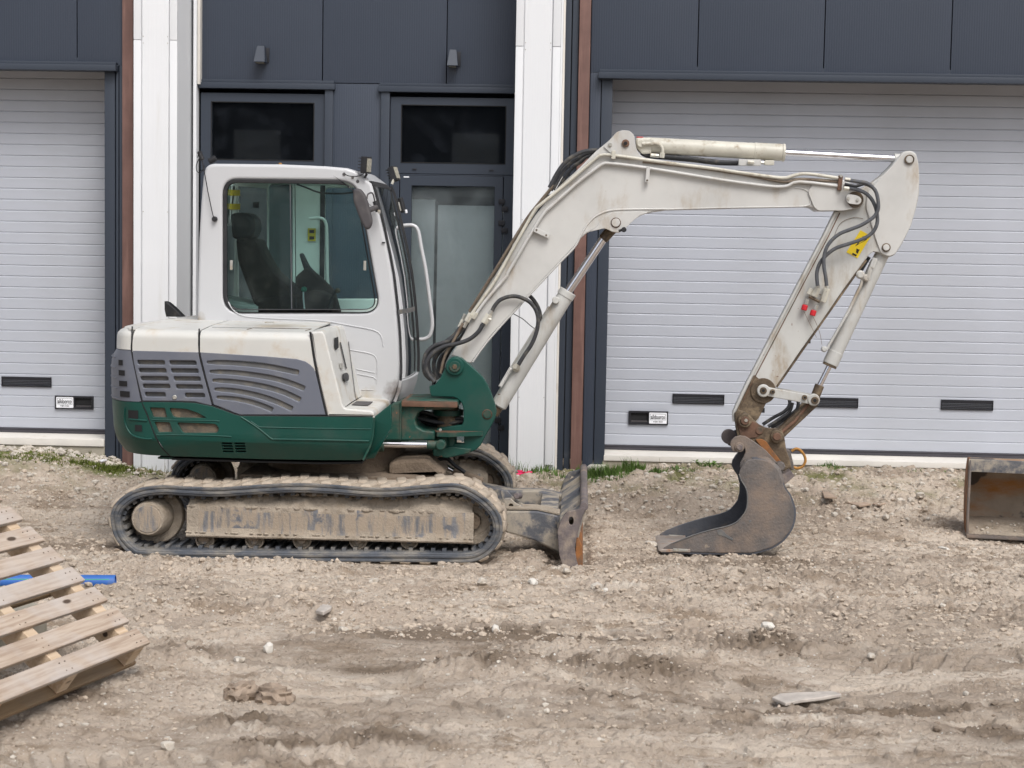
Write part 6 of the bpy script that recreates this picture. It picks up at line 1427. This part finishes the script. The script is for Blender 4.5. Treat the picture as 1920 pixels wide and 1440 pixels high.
bar('cylinder_tube', (937, 726), (958, 690), -.235, 7, .03, m_boom, bcy, .008); bead('cylinder_line', [(940, 720), (980, 655), (1030, 575)], -.10, .009, m_arm, parent=bcy, sn=0)
cyl('cylinder_foot', P(924, 776, -.15), P(940, 752, -.15), .04, m_grime, bcy)
# ---------------- arm cylinder
ac0, ac1 = P(1209, 272.5, -.15), P(1469, 286.2, -.15); acy = cyl('arm_cylinder', ac0, ac1, .0555, m_pipe, EX, n=36, bev=.008, label='upper cream arm cylinder lying over the boom')
dcy = (ac1-ac0).normalized(); cyl('cylinder_gland', ac1-dcy*.20, ac1-dcy*.012, .058, m_pipe, acy, n=36); cyl('cylinder_cap', ac1-dcy*.010, ac1+dcy*.010, .0605, m_pipe, acy, n=36)
cyl('cylinder_rod', ac1, P(1680, 297.5, -.15), .0225, m_chrome, acy, n=32); cyl('rod_eye', P(1676, 297.3, -.15), P(1696, 298.3, -.15), .034, m_arm, acy, n=24)
plate('cylinder_head', rp([(1192, 258), (1200, 257), (1222, 258), (1222, 288), (1204, 289), (1193, 277)], 4), -.205, .11, m_pipe, acy, .015); boxpx('red_mark', (1194, 256.2, 1206, 257.8), -.20, .08, m_red, acy, bev=0)
disc('port', 1202, 269, 7.5, -.225, .04, m_pipe, acy, .005, 16); bead('port_pipe', [(1204, 270, -.225), (1225, 268.5), (1236, 271), (1242, 279), (1242, 290)], -.225, .0115, m_pipe, parent=acy, sn=4); boxpx('pipe_bracket', (1220, 262, 1226, 271), -.235, .02, m_pipe, acy, bev=.003); fit((1242, 287), (1241, 296), -.225, .019, m_pipe, acy)
fit((1219, 291), (1236, 292.5), -.2, .015, m_zinc, acy)
for k, dy in enumerate((0, 7)): bead('cylinder_hose', [(1202, 284+dy*.4), (1216, 291+dy*.3), (1250, 293+dy*.5), (1300, 297+dy*.6), (1345, 303+dy*.5), (1388, 304+dy*.5)], -.17+.04*k, .0125, m_hose, parent=acy, n=10)
boxpx('valve_block', (1385, 298.5, 1427, 310.5), -.20, .07, m_boom, acy, bev=.006); fit((1426, 305), (1438, 305.5), -.18, .012, m_zinc, acy); boxpx('valve_block', (1434, 300, 1452, 309.5), -.20, .06, m_pipe, acy, bev=.008); fit((1402, 304), (1414, 304.5), -.215, .014, m_pipe, acy)
# ---------------- arm
arm_o = [(1692, 287), (1698, 283.5), (1705, 282.5), (1712, 284), (1718, 289), (1722, 304), (1724, 327), (1723.5, 359), (1721, 376), (1717.5, 392), (1708, 424), (1692, 456), (1684, 469), (1679, 476), (1674, 480), (1666, 482.5), (1658, 480), (1647, 473), (1638, 472), (1630, 477), (1623, 486), (1607, 508), (1580, 545), (1543, 599), (1500, 659), (1455, 725), (1440, 748), (1429, 768), (1421, 790), (1400, 800), (1385, 798), (1378, 792), (1376.5, 775), (1384, 757), (1400, 723), (1418, 688), (1468, 592), (1518, 496), (1546, 443), (1560, 414), (1569, 396), (1588, 372), (1612, 356), (1634, 344), (1655, 328), (1672, 311), (1682, 298)]
YA = YBM+.035
ar = plate('arm', arm_o, YA, .16, m_arm, EX, .006, label='dirty white dipper arm with hoses and a yellow warning sticker', bres=2)
plate('arm_head_plate', rp([(1692, 288), (1705, 283.5), (1717, 289), (1722, 304), (1723.5, 340), (1720, 376), (1708, 423), (1690, 458), (1678, 477), (1666, 481), (1652, 475), (1642, 448), (1634, 420), (1624, 390), (1626, 364), (1650, 334), (1674, 310)], 5), YA-.012, .012, m_boom, ar, .004)
fl = [(1377, 790), (1376, 774.5), (1384, 756), (1400, 722), (1418, 687), (1468, 591), (1518, 495), (1546, 442), (1560, 413), (1568, 397)]
bead('rear_flange', fl, YA-.004, .012, m_arm, sn=3, parent=ar)
bead('flange_edge', [(x+6.5, y+2.5) for x, y in fl[1:]], YA-.001, .0035, m_brownlug, sn=3, parent=ar)
plate('front_flange', [(1623, 486), (1607, 508), (1543, 599), (1455, 725), (1458, 727), (1546, 601), (1610, 510), (1626, 489)], YA+.004, .15, m_grime, ar, .002)
for x, y in ((1586, 535), (1516, 640), (1430, 770)): boxpx('zip_tie', (x-4, y-5, x+4, y+4), YA+.02, .02, m_black, ar, bev=.003)
plate('arm_lower_wrap', rp([(1379, 788), (1378, 776), (1400, 728), (1414, 702), (1425, 712), (1446, 738), (1436, 757), (1424, 782), (1410, 798), (1388, 798)], 4), YA-.003, .008, m_grime, ar, .002, label='greasy brown lower end of the arm')
disc('pin_collar', 1705.5, 299, 9, YA-.026, .02, m_grime, ar, .002, 26, hole=.78); disc('pin_head', 1705.5, 299, 6.5, YA-.030, .03, m_boom, ar, .003, 24)
disc('pin_collar', 1662, 464, 8, YA-.024, .02, m_grime, ar, .002, 24); disc('pin_head', 1662, 464, 6, YA-.034, .03, m_boom, ar, .003, 20)
# hydraulic hoses on the arm
Yh = YBM-.085
bead('spiral_hose', [(1584, 337), (1606, 340), (1624, 343), (1636, 351), (1644, 364), (1647, 388), (1642, 402), (1633, 411), (1615, 422), (1595, 430), (1575, 438), (1560, 450), (1550, 464), (1545, 482), (1545, 500), (1548, 518), (1550, 536)], Yh, .0125, m_ghose, n=12, parent=ar); bead('spiral_hose', [(1584, 353), (1605, 355), (1624, 363), (1636, 376), (1643, 394), (1645, 415), (1639, 432), (1627, 443), (1610, 451), (1590, 457.5), (1570, 464), (1557, 472), (1545, 483), (1536, 496), (1531.5, 513), (1533, 536)], Yh+.03, .0125, m_ghose, n=12, parent=ar)
bead('spiral_hose', [(1584, 345), (1604, 349), (1620, 345), (1634, 350)], Yh+.06, .011, m_hose, n=10, parent=ar)
for a, b in (((1584, 336), (1594, 337.5)), ((1582, 353), (1592, 354))): fit(a, b, Yh, .015, m_pipe, ar)
for a, b, r_, mm in (((1534, 534), (1533, 541), .015, m_zinc), ((1549, 533), (1551, 542), .015, m_zinc), ((1533, 540), (1526, 556), .024, m_pipe), ((1551, 541), (1543, 566), .022, m_pipe), ((1522, 541), (1516, 552), .018, m_pipe), ((1517, 556), (1537, 566), .011, m_grime), ((1514, 561), (1511, 571), .014, m_zinc), ((1532, 572), (1528, 581), .014, m_zinc)): fit(a, b, YA-.04, r_, mm, ar)
for x, y in ((1508.5, 576.5), (1524.5, 586.5)):
    cyl('protective_cap', P(x+1.5, y-5, YA-.04), P(x-1.5, y+5.5, YA-.04), .020, m_red, ar, n=16, bev=.005)
bead('cap_string', [(1507, 583), (1515, 600), (1524, 618), (1531, 633)], YA-.03, .0016, m_brownpipe, parent=ar, n=5); bead('cap_string', [(1524, 593), (1532, 610), (1538, 628), (1541, 646)], YA-.03, .0016, m_brownpipe, parent=ar, n=5)
plate('warning_sticker', [(1613.6, 431.4), (1633, 442.5), (1608, 484), (1587, 473)], YA-.0035, .003, m_yellow, ar, .0004)
for pl, h in (([(1618, 443), (1626, 449), (1603, 462)], [(1617, 447), (1622, 450), (1609, 458)]),): plate('sticker_print', pl, YA-.0050, .0012, m_blackink, ar, .0001, [h])
for pl in ([(1606, 466), (1612, 468), (1608, 476), (1605, 473)], [(1599, 474), (1607, 478), (1605, 481), (1597, 477)]): plate('sticker_print', pl, YA-.0050, .0012, m_blackink, ar, .0001)
bead('arm_wire', [(1560, 455), (1575, 420), (1600, 408), (1618, 410)], YA-.006, .0018, m_brownpipe, parent=ar, n=5)
# bucket cylinder
k0, k1 = P(1647, 490, -.15), P(1556, 684, -.15); kcy = cyl('bucket_cylinder', k0, k1, .050, m_arm, EX, n=36, bev=.008, label='bucket cylinder hanging in front of the arm'); dk = (k1-k0).normalized()
cyl('cylinder_gland', k1-dk*.10, k1-dk*.004, .053, m_arm, kcy, n=36); cyl('cylinder_cap', k1-dk*.004, k1+dk*.012, .050, m_grime, kcy, n=36); cyl('cylinder_rod', k1, P(1534, 728, -.15), .0195, m_chrome, kcy, n=28)
cyl('cylinder_head', P(1656, 472, -.15), P(1645, 496, -.15), .048, m_arm, kcy)
bead('cylinder_line', [(1617, 520), (1614, 535), (1604, 556), (1590, 585), (1570, 620), (1550, 655)], -.22, .0105, m_arm, parent=kcy, sn=3); fit((1641, 484), (1634, 502), -.235, .018, m_arm, kcy); fit((1633, 500), (1627, 522), -.235, .014, m_arm, kcy); disc('elbow', 1614, 515, 8, -.245, .04, m_arm, kcy, .01, 16); disc('elbow', 1625, 521, 7, -.245, .04, m_arm, kcy, .01, 16); disc('elbow', 1546, 655, 5.5, -.24, .04, m_arm, kcy, .008, 14)
bead('rod_hose', [(1630, 482), (1622, 495), (1612, 512)], -.12, .012, m_ghose, parent=kcy, sn=2)
cyl('rod_eye', P(1537, 722, -.15), P(1528, 745, -.15), .032, m_grime, kcy)
# links
lk = bar('link_bar', (1432, 733), (1528, 751), YA-.045, 17, .028, m_arm, EX, .005, cap=2); lk['label'] = 'cream link bar between arm and bucket cylinder'
platexz('link_bar', XZ([(1430, 725), (1530, 743), (1530, 758), (1430, 740)], YA), YA+.18, .028, m_arm, EX, .005)
for x, y, r_ in ((1432, 733, 12), (1526, 750, 11.5)): disc('link_boss', x, y, r_, YA-.055, .03, m_arm if x > 1500 else m_arm, lk, .006, 28)
disc('grease_ring', 1431, 733, 24, YA-.012, .014, m_grime, lk, .004, 30)
for x, y, r_ in ((1431.5, 732.5, 6.5), (1449, 734.5, 4.5), (1509, 745.5, 4.8), (1528, 751, 7)): disc('pin_head', x, y, r_, YA-.064, .02, m_grime, lk, .003, 18); disc('pin_hole', x, y, r_*.5, YA-.067, .01, m_dark, lk, .001, 6)
bl_ = bar('bucket_link', (1524, 757), (1459, 818), YA+.0, 19, .16, m_grime, EX, .008, cap=6); bl_['label'] = 'greasy brown bucket link'
bead('link_grease', [(1516, 757), (1490, 790), (1464, 812)], YA-.002, .012, m_yellowold if False else m_brownlug, parent=bl_, sn=0)
for k, b_ in enumerate(([(1480, 748), (1480, 760), (1470, 772), (1450, 783), (1430, 796)], [(1497, 752), (1494, 768), (1478, 780), (1460, 793), (1446, 802)], [(1486, 755), (1480, 772), (1464, 784), (1440, 800)])): bead('hitch_hose', b_, -.12-.03*k, .012, m_hose, n=10)
# ---------------- quick hitch
ho = [(1377, 775), (1384, 768), (1394, 771), (1405, 777), (1412, 786), (1424, 796), (1434, 801), (1446, 803), (1457, 803), (1466, 806), (1470, 815), (1472, 830), (1474, 843), (1480, 858), (1485, 880), (1478, 888), (1462, 884), (1440, 862), (1410, 838), (1384, 824), (1379, 800)]
hi = plate('quick_hitch', ho, YA-.035, .03, m_grime, EX, .006, [circ(1413, 816, 4.5, 14)], label='worn brown quick hitch between arm and bucket')
plate('quick_hitch', ho, YA+.165, .03, m_grime, EX, .006); plate('hitch_core', rp([(1384, 800), (1470, 812), (1480, 880), (1440, 860), (1390, 825)], 4), YA, .16, m_steel, hi, .01)
plate('hitch_web', rp([(1381, 788), (1412, 790), (1436, 803), (1420, 820), (1390, 824)], 4), YA-.042, .008, m_brownlug, hi, .003)
for x, y, r_ in ((1397, 789, 13), (1457, 819, 12)): disc('pin_boss', x, y, r_, YA-.075, .045, m_grime, hi, .005, 26); disc('pin_head', x, y, r_*.62, YA-.088, .02, m_brownlug, hi, .004, 20)
disc('pin_head', 1424, 808, 7, YA-.05, .02, m_brownlug, hi, .003, 18); disc('pin_head', 1399, 788.5, 3.6, YA-.094, .01, m_zinc, hi, .002, 6)
disc('hook_roller', 1367, 819, 14, YA+.20, .035, m_rustplate, hi, .004, 26)
plate('orange_wedge', rp([(1416, 824), (1428, 823), (1437, 828), (1446, 841), (1466, 867), (1460, 872), (1436, 850)], 3), YA-.052, .02, m_orange, hi, .004)
plate('lift_eye_plate', rp([(1474, 843), (1482, 845), (1488, 870), (1489, 882), (1481, 880)], 2), YA+.02, .10, m_steel, hi, .004)
bead('lifting_eye', [(1484, 846), (1492, 841.5), (1500, 844), (1508, 854), (1510, 865), (1504, 875), (1494, 878), (1486, 875)], YA+.06, .0095, m_yellowold, n=10, parent=hi)
# ---------------- digging bucket
YB0, YB1 = -.43, .14
side = [(1259, 1019), (1285, 1009), (1300, 1004), (1338, 993), (1360, 988), (1375, 983), (1384, 977), (1391, 969), (1397, 961), (1401, 945), (1401.5, 929), (1397, 912), (1388, 898), (1385.5, 891), (1387, 882), (1394, 871), (1403, 863), (1414, 861), (1430, 862), (1446, 868), (1458, 880), (1466, 900), (1471, 916), (1481, 930), (1487.5, 950), (1489, 963), (1487, 980), (1481, 995), (1467, 1013), (1447, 1026), (1425, 1033), (1408, 1036.5), (1350, 1036.5), (1295, 1035), (1242, 1033), (1245, 1027)]
bu = plate('digging_bucket', side, YB0, .016, m_steel, EX, .004, label='worn dark steel digging bucket resting on its cutting edge')
platexz('bucket_side', XZ(side, YB0), YB1-.016, .016, m_steelin, bu, .004)
ear = [(1369, 834), (1371, 826), (1378, 819), (1388, 816.5), (1398, 818), (1416, 829), (1437, 845), (1458, 868), (1466, 880), (1478, 893), (1470, 905), (1466, 900), (1440, 905), (1405, 880), (1388, 874), (1388, 868), (1394, 857), (1398, 847), (1396, 838), (1390, 832), (1385, 840), (1380, 848), (1374, 846)]
plate('bucket_ear', ear, YB0+.10, .02, m_steel, bu, .005); platexz('bucket_ear', XZ(ear, YB0+.10), YB1-.12, .02, m_steelin, bu, .005)
plate('bucket_shoulder', rp([(1388, 876), (1400, 862), (1440, 858), (1462, 875), (1474, 905), (1466, 918), (1400, 905)], 5), YB0+.006, .10, m_steel, bu, .02)
disc('bucket_pin', 1387, 839, 9, YB0+.085, .30, m_steel, bu, .004, 26); disc('pin_head', 1387, 839, 5.5, YB0+.075, .02, m_rustplate, bu, .003, 18)
# shell: back/bottom plate following the rear outline
sh = [(1242, 1034), (1295, 1035.5), (1350, 1036.5), (1408, 1036), (1425, 1032.5), (1447, 1025.5), (1467, 1012.5), (1481, 994.5), (1487, 979), (1489, 962), (1487, 949), (1480, 930), (1470, 916), (1462, 898), (1448, 876), (1430, 865), (1412, 864)]
rows = []
for x, y in [tuple(v_)[:2] for v_ in crom3([Vector((a, b, 0)) for a, b in sh], 3)]:
    q = P(x, y, YB0); rows.append([(q.x, YB0+.008+(YB1-YB0-.016)*i/10, q.z) for i in range(11)])
gridmesh('bucket_shell', rows, m_steelin, bu, thick=-.014, smooth=50)
# wear edge / lip
rows = []
for x, y in [(1236, 1031), (1240, 1029.5), (1262, 1025), (1300, 1030)]:
    q = P(x, y, YB0); rows.append([(q.x-.01+.05*0, YB0-.006+(YB1-YB0+.012)*i/8, q.z) for i in range(9)])
lipo = XZ([(1235, 1032), (1240, 1029.5), (1294, 1029.5), (1294, 1035.5), (1240, 1035)], YB0); platexz('cutting_edge', lipo, YB0-.006, YB1-YB0+.012, m_bright if False else M('worn_bright_edge', (.36, .31, .27), .45, metal=.4, var=.2, vs=6, dirt=(.28, .14, .07), damt=.36, dscale=12), bu, .004)
for Y in (YB0-.010, YB1-.03):
    platexz('weld_plate', XZ([(1262, 1028), (1290, 1029.5), (1290, 1034), (1262, 1033.5)], YB0), Y, .02, m_bright if False else m_zinc, bu, .003)
bead('side_edge', [(1262, 1018.5), (1300, 1003.5), (1338, 992.5), (1362, 987), (1380, 979.5), (1391, 969), (1398.5, 957), (1401.5, 938), (1399, 917), (1389, 899), (1386, 889)], YB0-.0005, .0045, m_groove, n=8, parent=bu)
plate('wedge_block', [(1454, 899), (1483, 882), (1490, 893), (1466, 914)], YB0+.02, .12, m_rustplate, bu, .006); disc('wedge_bolt', 1464, 875, 9, YB0+.05, .08, m_steel, bu, .006, 8)
disc('dimple', 1406.5, 977, 2.4, YB0-.001, .004, m_groove, bu, .0008, 10)
plate('mud_patch', sm([(1345, 995), (1352, 993), (1358, 997), (1362, 1002), (1374, 1010), (1372, 1013), (1358, 1006), (1347, 1003)], 3), YB0-.003, .004, m_groove, bu, .001)
